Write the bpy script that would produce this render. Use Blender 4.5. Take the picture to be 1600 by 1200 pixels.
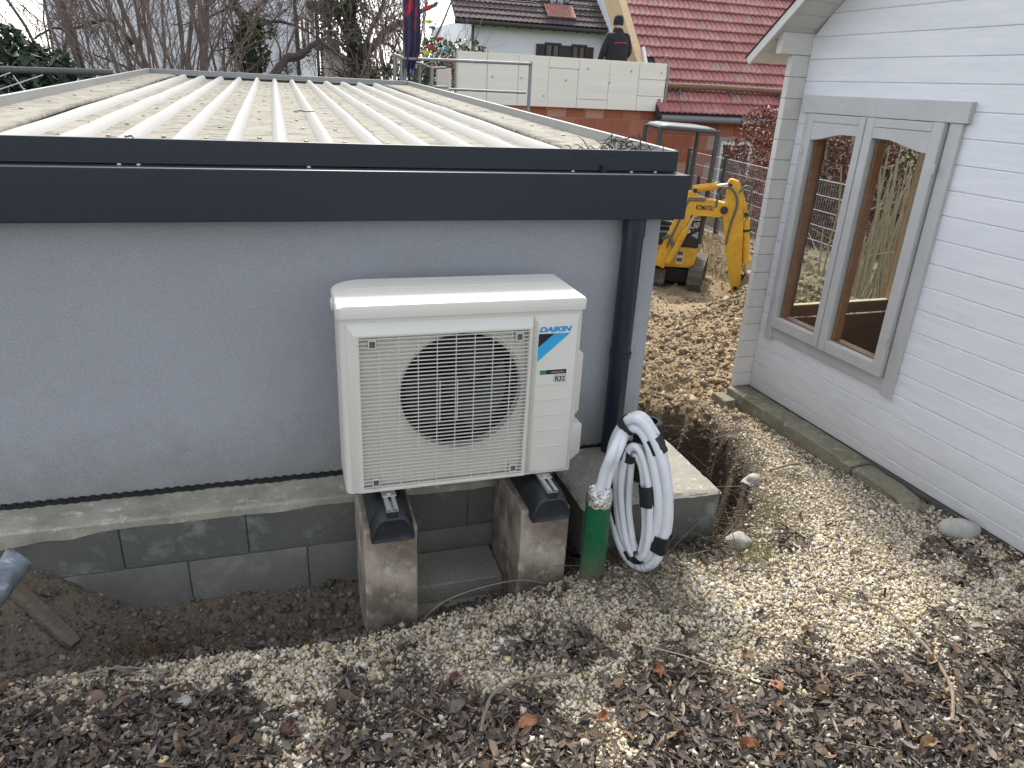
import bpy, bmesh, math, random
import numpy as np
from mathutils import Vector, Matrix

random.seed(7)
rng = np.random.default_rng(11)
R = math.radians
for o in list(bpy.data.objects):
    bpy.data.objects.remove(o)
scene = bpy.context.scene
C = scene.collection

# ------------------------------------------------------------------ camera
# eye of the photographer is the origin; +Y runs away from the garage wall, +X along it, Z up
PITCH, ROLL, YAW, FPX = 0.39232741, 0.05029124, -0.31489174, 1126.73
cp, sp = math.cos(PITCH), math.sin(PITCH)
rt, up, fw = Vector((1, 0, 0)), Vector((0, sp, cp)), Vector((0, cp, -sp))
r2 = math.cos(ROLL) * rt + math.sin(ROLL) * up
u2 = -math.sin(ROLL) * rt + math.cos(ROLL) * up
Zr = Matrix.Rotation(YAW, 3, 'Z')
r2, u2, f2 = Zr @ r2, Zr @ u2, Zr @ fw
cam_data = bpy.data.cameras.new('camera')
cam = bpy.data.objects.new('camera', cam_data)
C.objects.link(cam)
cam.matrix_world = Matrix(((r2.x, u2.x, -f2.x, 0), (r2.y, u2.y, -f2.y, 0), (r2.z, u2.z, -f2.z, 0), (0, 0, 0, 1)))
cam_data.sensor_fit = 'HORIZONTAL'
cam_data.sensor_width = 36.0
cam_data.lens = FPX / 1600 * 36
cam_data.clip_start = 0.05
cam_data.clip_end = 3000
scene.camera = cam

# ------------------------------------------------------------------ sky, sun, exposure
SUN_EL, SUN_AZ = R(50), R(8)          # high hazy sun behind the garage, azimuth from +Y towards +X
world = bpy.data.worlds.new('World')
scene.world = world
world.use_nodes = True
wn = world.node_tree
sky = wn.nodes.new('ShaderNodeTexSky')
sky.sky_type = 'NISHITA'
sky.sun_disc = False
sky.sun_elevation = SUN_EL
sky.sun_rotation = SUN_AZ
sky.air_density = 1.0
sky.dust_density = 2.0
sky.ozone_density = 1.0
hsv = wn.nodes.new('ShaderNodeHueSaturation')          # thin high haze: the whole sky is paler than clear blue
hsv.inputs['Saturation'].default_value = 0.34
wn.links.new(sky.outputs[0], hsv.inputs['Color'])
wn.links.new(hsv.outputs[0], wn.nodes['Background'].inputs[0])
wn.nodes['Background'].inputs[1].default_value = 0.15
sl = bpy.data.lights.new('sun', 'SUN')
sl.energy = 1.85
sl.angle = R(6.0)
sl.color = (1.0, 0.95, 0.87)
sun = bpy.data.objects.new('sun', sl)
C.objects.link(sun)
sdir = Vector((math.sin(SUN_AZ) * math.cos(SUN_EL), math.cos(SUN_AZ) * math.cos(SUN_EL), math.sin(SUN_EL)))
sun.rotation_euler = sdir.to_track_quat('Z', 'Y').to_euler()
sun.location = (0, 0, 30)
vs = scene.view_settings
vs.view_transform = 'Standard'
vs.look = 'None'
vs.gamma = 1.0
vs.use_curve_mapping = False
vs.exposure = 1.5

# ------------------------------------------------------------------ materials
MATS = {}


def mat(name, base, rough=0.8, var=None, bump=None, metal=0.0, spec=0.5, attr=False, coat=0.0, wear=None, stretch=None, fine=None, splash=None):
    """procedural surface. var=(scale, colour2, contrast); fine=(scale, amount) value grain; bump=(scale, strength, dist);
    wear=(scale, colour, lo, hi) blotches of another colour; stretch scales the texture space"""
    if name in MATS:
        return MATS[name]
    m = bpy.data.materials.new(name)
    m.use_nodes = True
    nt = m.node_tree
    N, L = nt.nodes, nt.links
    b = N['Principled BSDF']
    b.inputs['Roughness'].default_value = rough
    b.inputs['Metallic'].default_value = metal
    b.inputs['Specular IOR Level'].default_value = spec
    if coat:
        b.inputs['Coat Weight'].default_value = coat
    tc = N.new('ShaderNodeTexCoord')
    vec = tc.outputs['Object']
    if stretch:
        mp = N.new('ShaderNodeMapping')
        mp.inputs['Scale'].default_value = stretch
        L.new(vec, mp.inputs[0])
        vec = mp.outputs[0]

    def noise(scale, detail=5, rgh=0.6):
        n = N.new('ShaderNodeTexNoise')
        n.inputs['Scale'].default_value = scale
        n.inputs['Detail'].default_value = detail
        n.inputs['Roughness'].default_value = rgh
        L.new(vec, n.inputs['Vector'])
        return n.outputs['Fac']

    def ramp(fac, lo, hi):
        r = N.new('ShaderNodeMapRange')
        r.inputs[1].default_value = lo
        r.inputs[2].default_value = hi
        L.new(fac, r.inputs[0])
        return r.outputs[0]

    def mix(fac, a, c):
        x = N.new('ShaderNodeMix')
        x.data_type = 'RGBA'
        L.new(fac, x.inputs[0])
        for i, s in ((6, a), (7, c)):
            if isinstance(s, tuple):
                x.inputs[i].default_value = (*s, 1)
            else:
                L.new(s, x.inputs[i])
        return x.outputs[2]
    if attr:
        a = N.new('ShaderNodeAttribute')
        a.attribute_name = 'Col'
        col = a.outputs['Color']
    else:
        rgb = N.new('ShaderNodeRGB')
        rgb.outputs[0].default_value = (*base, 1)
        col = rgb.outputs[0]
    if var:
        col = mix(ramp(noise(var[0]), 0.5 - var[2], 0.5 + var[2]), col, var[1])
    if wear:
        col = mix(ramp(noise(wear[0], 7, 0.68), wear[2], wear[3]), col, wear[1])
    if splash:                                  # dirt thrown up from the ground: (z_low, z_high, colour, amount) in object space
        sx = N.new('ShaderNodeSeparateXYZ')
        L.new(tc.outputs['Object'], sx.inputs[0])
        nz = noise(9, 6, 0.7)
        ad = N.new('ShaderNodeMath')
        ad.operation = 'MULTIPLY_ADD'
        ad.inputs[1].default_value = (splash[1] - splash[0]) * 1.4
        L.new(nz, ad.inputs[0])
        L.new(sx.outputs[2], ad.inputs[2])
        f_ = N.new('ShaderNodeMapRange')
        f_.inputs[1].default_value = splash[0] + (splash[1] - splash[0]) * 0.7
        f_.inputs[2].default_value = splash[1] + (splash[1] - splash[0]) * 0.7
        f_.inputs[3].default_value = splash[3]
        f_.inputs[4].default_value = 0.0
        L.new(ad.outputs[0], f_.inputs[0])
        col = mix(f_.outputs[0], col, splash[2])
    if fine:
        h = N.new('ShaderNodeMix')
        h.data_type = 'RGBA'
        h.blend_type = 'MULTIPLY'
        h.inputs[0].default_value = 1.0
        g = ramp(noise(fine[0], 3), 0.25, 0.75)
        g2 = N.new('ShaderNodeMapRange')
        g2.inputs[3].default_value = 1 - fine[1]
        g2.inputs[4].default_value = 1 + fine[1]
        L.new(g, g2.inputs[0])
        cc = N.new('ShaderNodeCombineColor')
        for i in range(3):
            L.new(g2.outputs[0], cc.inputs[i])
        L.new(col, h.inputs[6])
        L.new(cc.outputs[0], h.inputs[7])
        col = h.outputs[2]
    L.new(col, b.inputs['Base Color'])
    if bump:
        bp = N.new('ShaderNodeBump')
        bp.inputs['Strength'].default_value = bump[1]
        bp.inputs['Distance'].default_value = bump[2]
        L.new(noise(bump[0], 6, 0.65), bp.inputs['Height'])
        L.new(bp.outputs[0], b.inputs['Normal'])
    MATS[name] = m
    return m


def glass_mat(name, tint=(0.93, 0.96, 0.95)):
    m = bpy.data.materials.new(name)
    m.use_nodes = True
    N, L = m.node_tree.nodes, m.node_tree.links
    N.remove(N['Principled BSDF'])
    t = N.new('ShaderNodeBsdfTransparent')
    t.inputs[0].default_value = (*tint, 1)
    g = N.new('ShaderNodeBsdfGlossy')
    g.inputs['Roughness'].default_value = 0.03
    f = N.new('ShaderNodeFresnel')
    f.inputs[0].default_value = 1.5
    mx = N.new('ShaderNodeMixShader')
    ge = N.new('ShaderNodeNewGeometry')       # only the outer face of the pane mirrors
    iv = N.new('ShaderNodeMath')
    iv.operation = 'SUBTRACT'
    iv.inputs[0].default_value = 1.0
    L.new(ge.outputs['Backfacing'], iv.inputs[1])
    ml = N.new('ShaderNodeMath')
    ml.operation = 'MULTIPLY'
    L.new(f.outputs[0], ml.inputs[0])
    L.new(iv.outputs[0], ml.inputs[1])
    L.new(ml.outputs[0], mx.inputs[0])
    L.new(t.outputs[0], mx.inputs[1])
    L.new(g.outputs[0], mx.inputs[2])
    L.new(mx.outputs[0], N['Material Output'].inputs[0])
    MATS[name] = m
    return m


# ------------------------------------------------------------------ mesh helpers
ORG = {}


def add_obj(name, me, parent=None):
    o = bpy.data.objects.new(name, me)
    C.objects.link(o)
    if parent:
        o.parent = parent
    return o


def tag(o, label=None, cat=None, group=None, kind=None):
    if label:
        o['label'] = label
    if cat:
        o['category'] = cat
    if group:
        o['group'] = group
    if kind:
        o['kind'] = kind
    return o


def thing(name, loc, label, cat, group=None):
    o = bpy.data.objects.new(name, None)
    o.empty_display_size = 0.1
    o.location = loc
    C.objects.link(o)
    ORG[o.name] = Vector(loc)
    return tag(o, label, cat, group)


class MB:
    """collects shapes in world coordinates"""

    def __init__(s):
        s.v, s.f = [], []

    def add(s, v, f):
        n = len(s.v)
        s.v += [tuple(p) for p in v]
        s.f += [tuple(i + n for i in q) for q in f]
        return s

    def box(s, x0, x1, y0, y1, z0, z1, fr=None):
        p = [(x, y, z) for z in (z0, z1) for y in (y0, y1) for x in (x0, x1)]
        if fr:
            p = [fr(*q) for q in p]
        return s.add(p, [(0, 2, 3, 1), (4, 5, 7, 6), (0, 1, 5, 4), (2, 6, 7, 3), (0, 4, 6, 2), (1, 3, 7, 5)])

    def prism(s, poly, z0, z1, fr=None, axis='z'):
        n = len(poly)
        def pt(a, b, h):
            q = (a, b, h) if axis == 'z' else ((a, h, b) if axis == 'y' else (h, a, b))
            return fr(*q) if fr else q
        v = [pt(a, b, z0) for a, b in poly] + [pt(a, b, z1) for a, b in poly]
        f = [tuple(reversed(range(n))), tuple(range(n, 2 * n))] + [(i, (i + 1) % n, n + (i + 1) % n, n + i) for i in range(n)]
        return s.add(v, f)

    def tube(s, pts, rad, sides=10, caps=True, rad2=None, closed=False, nrm=None):
        pts = [Vector(p) for p in pts]
        n = len(pts)
        rads = rad if isinstance(rad, (list, tuple)) else [rad] * n
        v, f = [], []
        prev = None
        for i, p in enumerate(pts):
            if closed:
                d = pts[(i + 1) % n] - pts[i - 1]
            else:
                d = pts[min(i + 1, n - 1)] - pts[max(i - 1, 0)]
            d.normalize()
            if nrm is not None:
                a = Vector(nrm)
            elif prev is None:
                a = Vector((0, 0, 1)) if abs(d.z) < 0.9 else Vector((1, 0, 0))
            else:
                a = prev
            a = (a - d * a.dot(d)).normalized()
            prev = a
            b = d.cross(a)
            for k in range(sides):
                t = 2 * math.pi * k / sides
                v.append(p + a * math.cos(t) * (rad2 if rad2 else rads[i]) + b * math.sin(t) * rads[i])
        for i in range(n if closed else n - 1):
            j = (i + 1) % n
            for k in range(sides):
                l = (k + 1) % sides
                f.append((i * sides + k, i * sides + l, j * sides + l, j * sides + k))
        if caps and not closed:
            f.append(tuple(reversed(range(sides))))
            f.append(tuple(range((n - 1) * sides, n * sides)))
        return s.add(v, f)

    def lathe(s, prof, c, sides=32, axis='y'):
        v, f = [], []
        for r_, h in prof:
            for k in range(sides):
                t = 2 * math.pi * k / sides
                a, b = r_ * math.cos(t), r_ * math.sin(t)
                v.append((c[0] + a, c[1] + h, c[2] + b) if axis == 'y' else ((c[0] + a, c[1] + b, c[2] + h) if axis == 'z' else (c[0] + h, c[1] + a, c[2] + b)))
        for i in range(len(prof) - 1):
            for k in range(sides):
                l = (k + 1) % sides
                f.append((i * sides + k, i * sides + l, (i + 1) * sides + l, (i + 1) * sides + k))
        return s.add(v, f)

    def build(s, name, m, parent=None, bevel=0.0, smooth=False, seg=2, jitter=0.0, weld=False):
        org = Vector((0, 0, 0))
        if parent is not None:
            org = ORG[parent.name]
        elif parent is None:
            xs = np.array(s.v)
            org = Vector((float(xs[:, 0].mean()), float(xs[:, 1].mean()), float(xs[:, 2].min())))
        me = bpy.data.meshes.new(name)
        me.from_pydata([tuple(Vector(p) - org) for p in s.v], [], s.f)
        bm = bmesh.new()
        bm.from_mesh(me)
        if weld:
            bmesh.ops.remove_doubles(bm, verts=bm.verts, dist=1e-5)
        bmesh.ops.recalc_face_normals(bm, faces=bm.faces)
        if bevel:
            es = [e for e in bm.edges if len(e.link_faces) == 2 and e.calc_face_angle(0) > 0.5]
            bmesh.ops.bevel(bm, geom=es, offset=bevel, segments=seg, affect='EDGES', profile=0.6, clamp_overlap=True)
        if jitter:
            for q in bm.verts:
                q.co += Vector((random.uniform(-1, 1), random.uniform(-1, 1), random.uniform(-1, 1))) * jitter
        bm.to_mesh(me)
        bm.free()
        if smooth:
            me.polygons.foreach_set('use_smooth', [True] * len(me.polygons))
            try:
                me.set_sharp_from_angle(angle=R(40))
            except Exception:
                pass
        me.materials.append(m)
        o = add_obj(name, me, parent)
        if parent is None:
            o.location = org
        ORG[o.name] = org
        return o


def box(name, m, parent, x0, x1, y0, y1, z0, z1, bevel=0.0, fr=None, **k):
    return MB().box(x0, x1, y0, y1, z0, z1, fr).build(name, m, parent, bevel, **k)


def np_mesh(name, V, F, m, col=None, smooth=False, parent=None):
    """fast triangle/quad mesh from arrays"""
    V = np.asarray(V, np.float32)
    F = np.asarray(F, np.int32)
    k = F.shape[1]
    me = bpy.data.meshes.new(name)
    me.vertices.add(len(V))
    me.vertices.foreach_set('co', V.ravel())
    me.loops.add(F.size)
    me.loops.foreach_set('vertex_index', F.ravel())
    me.polygons.add(len(F))
    me.polygons.foreach_set('loop_start', np.arange(0, F.size, k, dtype=np.int32))
    me.polygons.foreach_set('loop_total', np.full(len(F), k, np.int32))
    if smooth:
        me.polygons.foreach_set('use_smooth', np.ones(len(F), bool))
    me.update(calc_edges=True)
    if col is not None:
        a = me.color_attributes.new('Col', 'FLOAT_COLOR', 'POINT')
        c4 = np.ones((len(V), 4), np.float32)
        c4[:, :3] = col
        a.data.foreach_set('color', c4.ravel())
    me.materials.append(m)
    o = add_obj(name, me, parent)
    ORG[o.name] = Vector((0, 0, 0)) if parent is None else ORG[parent.name]
    return o


def rotmats(n, full=True, tilt=0.4):
    if full:
        q = rng.normal(size=(n, 4))
        q /= np.linalg.norm(q, axis=1)[:, None]
    else:
        az = rng.uniform(0, 2 * np.pi, n)
        tx, ty = rng.normal(0, tilt, n), rng.normal(0, tilt, n)
        # rotation z then small tilt
        ca, sa = np.cos(az), np.sin(az)
        Rz = np.zeros((n, 3, 3)); Rz[:, 0, 0] = ca; Rz[:, 0, 1] = -sa; Rz[:, 1, 0] = sa; Rz[:, 1, 1] = ca; Rz[:, 2, 2] = 1
        cx, sx = np.cos(tx), np.sin(tx)
        Rx = np.zeros((n, 3, 3)); Rx[:, 0, 0] = 1; Rx[:, 1, 1] = cx; Rx[:, 1, 2] = -sx; Rx[:, 2, 1] = sx; Rx[:, 2, 2] = cx
        cy, sy = np.cos(ty), np.sin(ty)
        Ry = np.zeros((n, 3, 3)); Ry[:, 1, 1] = 1; Ry[:, 0, 0] = cy; Ry[:, 0, 2] = sy; Ry[:, 2, 0] = -sy; Ry[:, 2, 2] = cy
        return Rx @ Ry @ Rz
    w, x, y, z = q.T
    return np.stack([1 - 2 * (y * y + z * z), 2 * (x * y - z * w), 2 * (x * z + y * w),
                     2 * (x * y + z * w), 1 - 2 * (x * x + z * z), 2 * (y * z - x * w),
                     2 * (x * z - y * w), 2 * (y * z + x * w), 1 - 2 * (x * x + y * y)], 1).reshape(n, 3, 3)


def scatter(name, variants, pos, scl, rm, col, m, smooth=False, parent=None):
    """one mesh of many small pieces; variants: list of (V, F) with the same topology size"""
    n = len(pos)
    vi = rng.integers(0, len(variants), n)
    bv = np.stack([v for v, f in variants])
    F0 = np.asarray(variants[0][1])
    V = bv[vi] * (scl[:, None, :] if scl.ndim == 2 else scl[:, None, None])
    V = np.einsum('nij,nkj->nki', rm, V) + pos[:, None, :]
    k = bv.shape[1]
    F = (F0[None] + (np.arange(n) * k)[:, None, None]).reshape(-1, F0.shape[1])
    cc = np.repeat(col, k, axis=0)
    return np_mesh(name, V.reshape(-1, 3), F, m, cc, smooth, parent)


def ico(sub=1):
    bm = bmesh.new()
    bmesh.ops.create_icosphere(bm, subdivisions=sub, radius=1)
    bm.verts.ensure_lookup_table()
    v = np.array([q.co[:] for q in bm.verts]); f = np.array([[q.index for q in p.verts] for p in bm.faces])
    bm.free()
    return v, f


def stone_variants(n, rough=0.25, sub=1):
    v, f = ico(sub)
    out = []
    for i in range(n):
        w = v * (1 + rng.uniform(-rough, rough, (len(v), 1))) * rng.uniform(0.75, 1.15, (1, 3))
        out.append((w, f))
    return out


def vnoise(x, y, s=1.0, seed=0):
    x = np.asarray(x, float) * s + seed * 17.3
    y = np.asarray(y, float) * s + seed * 31.7
    xi, yi = np.floor(x), np.floor(y)
    xf, yf = x - xi, y - yi
    h = lambda a, b: np.modf(np.abs(np.sin(a * 127.1 + b * 311.7) * 43758.5453))[0]
    u, w = xf * xf * (3 - 2 * xf), yf * yf * (3 - 2 * yf)
    return (h(xi, yi) * (1 - u) + h(xi + 1, yi) * u) * (1 - w) + (h(xi, yi + 1) * (1 - u) + h(xi + 1, yi + 1) * u) * w


def fbm(x, y, s, oct=4, seed=0):
    t, a, k = 0, 0.5, 0
    for i in range(oct):
        t = t + a * vnoise(x, y, s * 2 ** i, seed + i)
        k += a
        a *= 0.55
    return t / k


def sstep(a, b, x):
    t = np.clip((np.asarray(x, float) - a) / (b - a), 0, 1)
    return t * t * (3 - 2 * t)


def text_part(name, s, m, parent, x0, x1, z0, z1, y, shear=0.0, offset=0.0, up_=Vector((0, 0, 1)), right=Vector((1, 0, 0)), origin=None, depth=0.0006):
    """letters as flat raised meshes that fill the box x0..x1, z0..z1 of a vertical face"""
    cu = bpy.data.curves.new('lettering_curve', 'FONT')
    cu.body = s
    cu.shear = shear
    cu.offset = offset
    cu.extrude = 0.01
    ob = bpy.data.objects.new('lettering_tmp', cu)
    C.objects.link(ob)
    bpy.context.view_layer.update()
    me = bpy.data.meshes.new_from_object(ob.evaluated_get(bpy.context.evaluated_depsgraph_get()))
    bpy.data.objects.remove(ob)
    bpy.data.curves.remove(cu)
    V = np.array([v.co[:] for v in me.vertices])
    F = [tuple(p.vertices) for p in me.polygons]
    bpy.data.meshes.remove(me)
    lo, hi = V.min(0), V.max(0)
    a = (V[:, 0] - lo[0]) / (hi[0] - lo[0]) * (x1 - x0) + x0
    b = (V[:, 1] - lo[1]) / (hi[1] - lo[1]) * (z1 - z0) + z0
    d = -(V[:, 2] - lo[2]) / (hi[2] - lo[2]) * depth
    if origin is None:
        P = [(a[i], y + d[i], b[i]) for i in range(len(V))]
    else:
        nrm = right.cross(up_)
        P = [tuple(origin + right * a[i] + up_ * b[i] - nrm * d[i]) for i in range(len(V))]
    return MB().add(P, F).build(name, m, parent)

# ------------------------------------------------------------------ palette
M_plaster = mat('plaster_grey_blue', (0.405, 0.416, 0.445), 0.94, var=(0.9, (0.345, 0.356, 0.382), 0.22), bump=(150, 0.9, 0.008), fine=(170, 0.18), wear=(2.3, (0.36, 0.365, 0.372), 0.54, 0.74), splash=(0.98, 1.30, (0.24, 0.235, 0.205), 0.75))
M_anthra = mat('anthracite_metal', (0.011, 0.017, 0.027), 0.38, bump=(900, 0.12, 0.0006), fine=(40, 0.12))
M_pipe = mat('downpipe_metal', (0.013, 0.020, 0.034), 0.30, fine=(60, 0.12), spec=0.55)
M_sheet = mat('roof_sheet', (0.62, 0.60, 0.53), 0.72, attr=True, var=(3.0, (0.235, 0.222, 0.178), 0.12), wear=(8, (0.088, 0.078, 0.054), 0.47, 0.63), fine=(60, 0.16), spec=0.12, stretch=(1, 2.2, 1))
M_rib = mat('roof_sheet_rib', (0.62, 0.60, 0.53), 0.6, attr=True, var=(1.2, (0.30, 0.295, 0.27), 0.25), fine=(25, 0.06), spec=0.2)
M_sheetgrey = mat('parapet_sheet', (0.27, 0.27, 0.26), 0.45, var=(2.0, (0.30, 0.30, 0.285), 0.2), wear=(16, (0.22, 0.205, 0.17), 0.66, 0.85))
M_screw = mat('screw_steel', (0.12, 0.11, 0.10), 0.5)
M_black = mat('black_plastic', (0.010, 0.011, 0.012), 0.55)
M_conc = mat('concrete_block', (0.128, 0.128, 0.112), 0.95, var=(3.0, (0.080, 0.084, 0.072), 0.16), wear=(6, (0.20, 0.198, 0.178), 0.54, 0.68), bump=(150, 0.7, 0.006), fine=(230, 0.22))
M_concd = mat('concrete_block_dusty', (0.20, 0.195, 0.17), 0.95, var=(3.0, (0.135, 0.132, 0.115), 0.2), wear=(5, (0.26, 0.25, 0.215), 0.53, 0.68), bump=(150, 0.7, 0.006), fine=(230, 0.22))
M_conc2 = mat('concrete_mortar', (0.46, 0.43, 0.35), 0.95, var=(5, (0.24, 0.23, 0.18), 0.2), wear=(18, (0.58, 0.56, 0.48), 0.55, 0.7), bump=(90, 0.8, 0.008), fine=(200, 0.2))
M_blocktop = mat('rough_concrete', (0.36, 0.34, 0.29), 0.95, var=(6, (0.27, 0.255, 0.21), 0.2), wear=(30, (0.50, 0.48, 0.43), 0.55, 0.72), bump=(110, 0.9, 0.010), fine=(240, 0.25))
M_slab = mat('stained_concrete', (0.37, 0.315, 0.245), 0.85, var=(7, (0.16, 0.125, 0.09), 0.11), wear=(11, (0.42, 0.395, 0.345), 0.53, 0.64), bump=(140, 0.3, 0.003), fine=(90, 0.12), stretch=(1, 1, 0.8))
M_rubber = mat('black_rubber', (0.014, 0.016, 0.020), 0.55, wear=(22, (0.045, 0.046, 0.048), 0.56, 0.78), bump=(60, 0.2, 0.002))
M_alu = mat('aluminium', (0.55, 0.55, 0.54), 0.42, metal=0.75, fine=(50, 0.15))
M_ivory = mat('ivory_enamel', (0.64, 0.615, 0.545), 0.42, fine=(6, 0.025))
M_ivory2 = mat('ivory_plastic', (0.62, 0.602, 0.54), 0.45, fine=(8, 0.03))
M_fan = mat('fan_plastic', (0.022, 0.024, 0.026), 0.45)
M_coil = mat('fan_housing_dark', (0.012, 0.013, 0.014), 0.7)
M_blue = mat('print_blue', (0.015, 0.28, 0.62), 0.5)
M_prblack = mat('print_black', (0.012, 0.012, 0.014), 0.5)
M_prgreen = mat('print_green', (0.01, 0.22, 0.13), 0.5)
M_prwhite = mat('print_white', (0.62, 0.62, 0.60), 0.5)
M_green = mat('green_pipe_plastic', (0.003, 0.095, 0.038), 0.42, fine=(14, 0.14), wear=(16, (0.06, 0.12, 0.07), 0.58, 0.78), splash=(0.12, 0.30, (0.16, 0.13, 0.09), 0.7))
M_foil = mat('crumpled_foil', (0.75, 0.74, 0.71), 0.16, metal=1.0, bump=(38, 0.9, 0.012))
M_hose = mat('white_hose', (0.70, 0.71, 0.73), 0.5, var=(9, (0.60, 0.61, 0.63), 0.2), wear=(30, (0.42, 0.40, 0.36), 0.62, 0.80), bump=(45, 0.25, 0.003))
M_tape = mat('black_tape', (0.012, 0.012, 0.013), 0.45, bump=(90, 0.5, 0.003))
M_zinc = mat('zinc', (0.24, 0.27, 0.30), 0.55, metal=0.4, var=(9, (0.15, 0.17, 0.19), 0.12), wear=(24, (0.42, 0.44, 0.45), 0.58, 0.68), fine=(60, 0.2))
M_stakewood = mat('weathered_wood', (0.17, 0.135, 0.10), 0.9, var=(20, (0.10, 0.08, 0.06), 0.2), bump=(60, 0.5, 0.004), stretch=(1, 1, 6))
M_paint = mat('cabin_paint', (0.735, 0.74, 0.762), 0.55, var=(3, (0.66, 0.67, 0.70), 0.2), wear=(26, (0.52, 0.51, 0.50), 0.68, 0.90), bump=(14, 0.15, 0.004), stretch=(8, 0.7, 8), fine=(10, 0.04), splash=(0.02, 0.36, (0.42, 0.40, 0.35), 0.55))
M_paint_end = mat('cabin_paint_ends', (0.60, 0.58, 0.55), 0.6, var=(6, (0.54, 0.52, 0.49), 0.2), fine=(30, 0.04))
M_trim = mat('cabin_trim_paint', (0.47, 0.465, 0.455), 0.5, var=(5, (0.42, 0.415, 0.405), 0.2), wear=(30, (0.52, 0.48, 0.42), 0.76, 0.9), fine=(30, 0.04))
M_woodin = mat('interior_wood', (0.40, 0.18, 0.085), 0.55, var=(5, (0.29, 0.12, 0.055), 0.2), stretch=(1, 1, 8), fine=(30, 0.1))
M_woodpale = mat('pale_timber', (0.50, 0.38, 0.22), 0.7, var=(6, (0.42, 0.30, 0.17), 0.2), stretch=(1, 1, 6))
M_soffit = mat('soffit_paint', (0.55, 0.53, 0.50), 0.6, fine=(20, 0.05))
M_felt = mat('roof_felt', (0.02, 0.02, 0.022), 0.9)
M_glass = glass_mat('window_glass')
M_kerb = mat('mossy_concrete', (0.27, 0.25, 0.185), 0.95, var=(5, (0.15, 0.145, 0.09), 0.2), wear=(14, (0.40, 0.38, 0.31), 0.54, 0.70), bump=(60, 1.0, 0.02), fine=(180, 0.28))
M_rock = mat('pale_boulder', (0.40, 0.385, 0.35), 0.9, var=(12, (0.27, 0.255, 0.23), 0.2), bump=(50, 0.5, 0.006), fine=(150, 0.15))
M_attr = mat('tinted', (0.5, 0.5, 0.5), 0.9, attr=True)
M_stone = mat('tinted_stone', (0.5, 0.5, 0.5), 0.92, attr=True, fine=(170, 0.16))
M_leaf = mat('dead_leaf', (0.5, 0.5, 0.5), 0.75, attr=True, fine=(90, 0.22))
M_twig = mat('twig_bark', (0.20, 0.16, 0.115), 0.9, fine=(60, 0.25))
M_bark = mat('tree_bark', (0.095, 0.078, 0.070), 0.95, var=(8, (0.060, 0.050, 0.045), 0.2))
M_bark2 = mat('shrub_bark', (0.24, 0.19, 0.165), 0.95, var=(8, (0.15, 0.115, 0.10), 0.2))

# ------------------------------------------------------------------ ground
YC = lambda x: np.interp(x, [-2, -0.8, 0.14, 0.4, 0.76, 1.04, 1.4, 1.8], [2.14, 2.13, 2.09, 2.12, 2.18, 2.24, 2.24, 2.24])
LIPY = [2.30, 2.45, 2.64, 2.85, 3.04, 3.42, 3.6, 3.84, 4.2, 4.8]
LIPX = [1.90, 2.04, 2.16, 2.28, 2.35, 2.38, 2.33, 2.24, 2.08, 1.70]


def lipx(y):
    return np.interp(y, LIPY, LIPX) + 0.10 * (fbm(np.asarray(y) * 0 + 3.3, y, 5.0, 3, 5) - 0.5)


def ground_z(x, y):
    x = np.asarray(x, float)
    y = np.asarray(y, float)
    ys = y - (YC(x) - 2.1)
    zl = np.interp(ys, [-1, 0, 1.2, 1.7, 2.05, 2.12, 2.22, 2.36, 2.52, 2.72, 3.5], [-1.70, -1.70, -1.74, -1.79, -1.845, -1.87, -1.955, -2.05, -2.08, -2.03, -2.03])
    zl = zl + sstep(-0.62, -1.05, x) * 0.27 * sstep(2.28, 2.66, y) + sstep(1.0, 1.15, x) * sstep(2.15, 2.4, y) * 0.10
    zr = np.interp(y, [-1, 0, 1, 1.6, 2.0, 2.7, 3.7, 5, 7, 9, 11, 14, 20], [-1.69, -1.69, -1.71, -1.745, -1.79, -1.835, -1.89, -1.99, -2.26, -2.47, -2.5, -2.6, -2.6])
    w = sstep(1.0, 2.1, x) * (1 - sstep(2.0, 2.3, y)) + sstep(1.75, 1.95, x) * sstep(2.0, 2.3, y)
    z = zl * (1 - w) + zr * w
    t = sstep(0.0, 0.15, lipx(y) - x + 0.10 * (fbm(x, y, 11.0, 3, 41) - 0.5)) * sstep(2.32, 2.5, y) * (1 - sstep(3.9, 4.9, y)) * sstep(1.6, 1.75, x + 0.3 * sstep(2.45, 2.9, y))
    z = z + 0.045 * np.exp(-((x - lipx(y) - 0.12) / 0.12) ** 2) * sstep(2.3, 2.6, y) * (1 - sstep(3.9, 4.6, y))
    z = z * (1 - t) + (-2.42) * t
    # behind the garage front everything falls away to the lower yard
    b = sstep(2.9, 4.5, y) * (1 - sstep(1.5, 1.7, x))
    z = z * (1 - b) + (-2.6) * b
    # bank up to the kerb below the mesh fence
    z = z + 0.36 * sstep(6.0, 6.75, x) * sstep(6.5, 8, y) * (1 - sstep(12, 14, y)) * (1 - sstep(9, 12, x))
    # spoil heap behind the cabin
    z = z + 0.55 * np.exp(-((x - 4.9) / 0.7) ** 2 - ((y - 5.9) / 0.6) ** 2)
    far = sstep(16, 60, np.hypot(x, y))
    z = z * (1 - far) + (-2.9) * far
    dug = sstep(2.6, 3.4, y) * sstep(1.55, 1.75, x) * (1 - far)
    n1 = fbm(x, y, 1.7, 4, 2) - 0.5
    n2 = fbm(x, y, 7.0, 4, 9) - 0.5
    bank = t * (1 - t) * 4
    z = z + dug * (0.20 * n1 + 0.12 * n2 + 0.03 * (fbm(x, y, 22.0, 2, 19) - 0.5)) * (1 - 0.75 * sstep(2.25, 2.6, x) * (1 - sstep(3.6, 4.2, y))) + bank * 0.22 * n2
    z = z + (1 - dug) * (0.035 * n1 + 0.022 * n2) * (1 - far)
    return z


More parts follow.
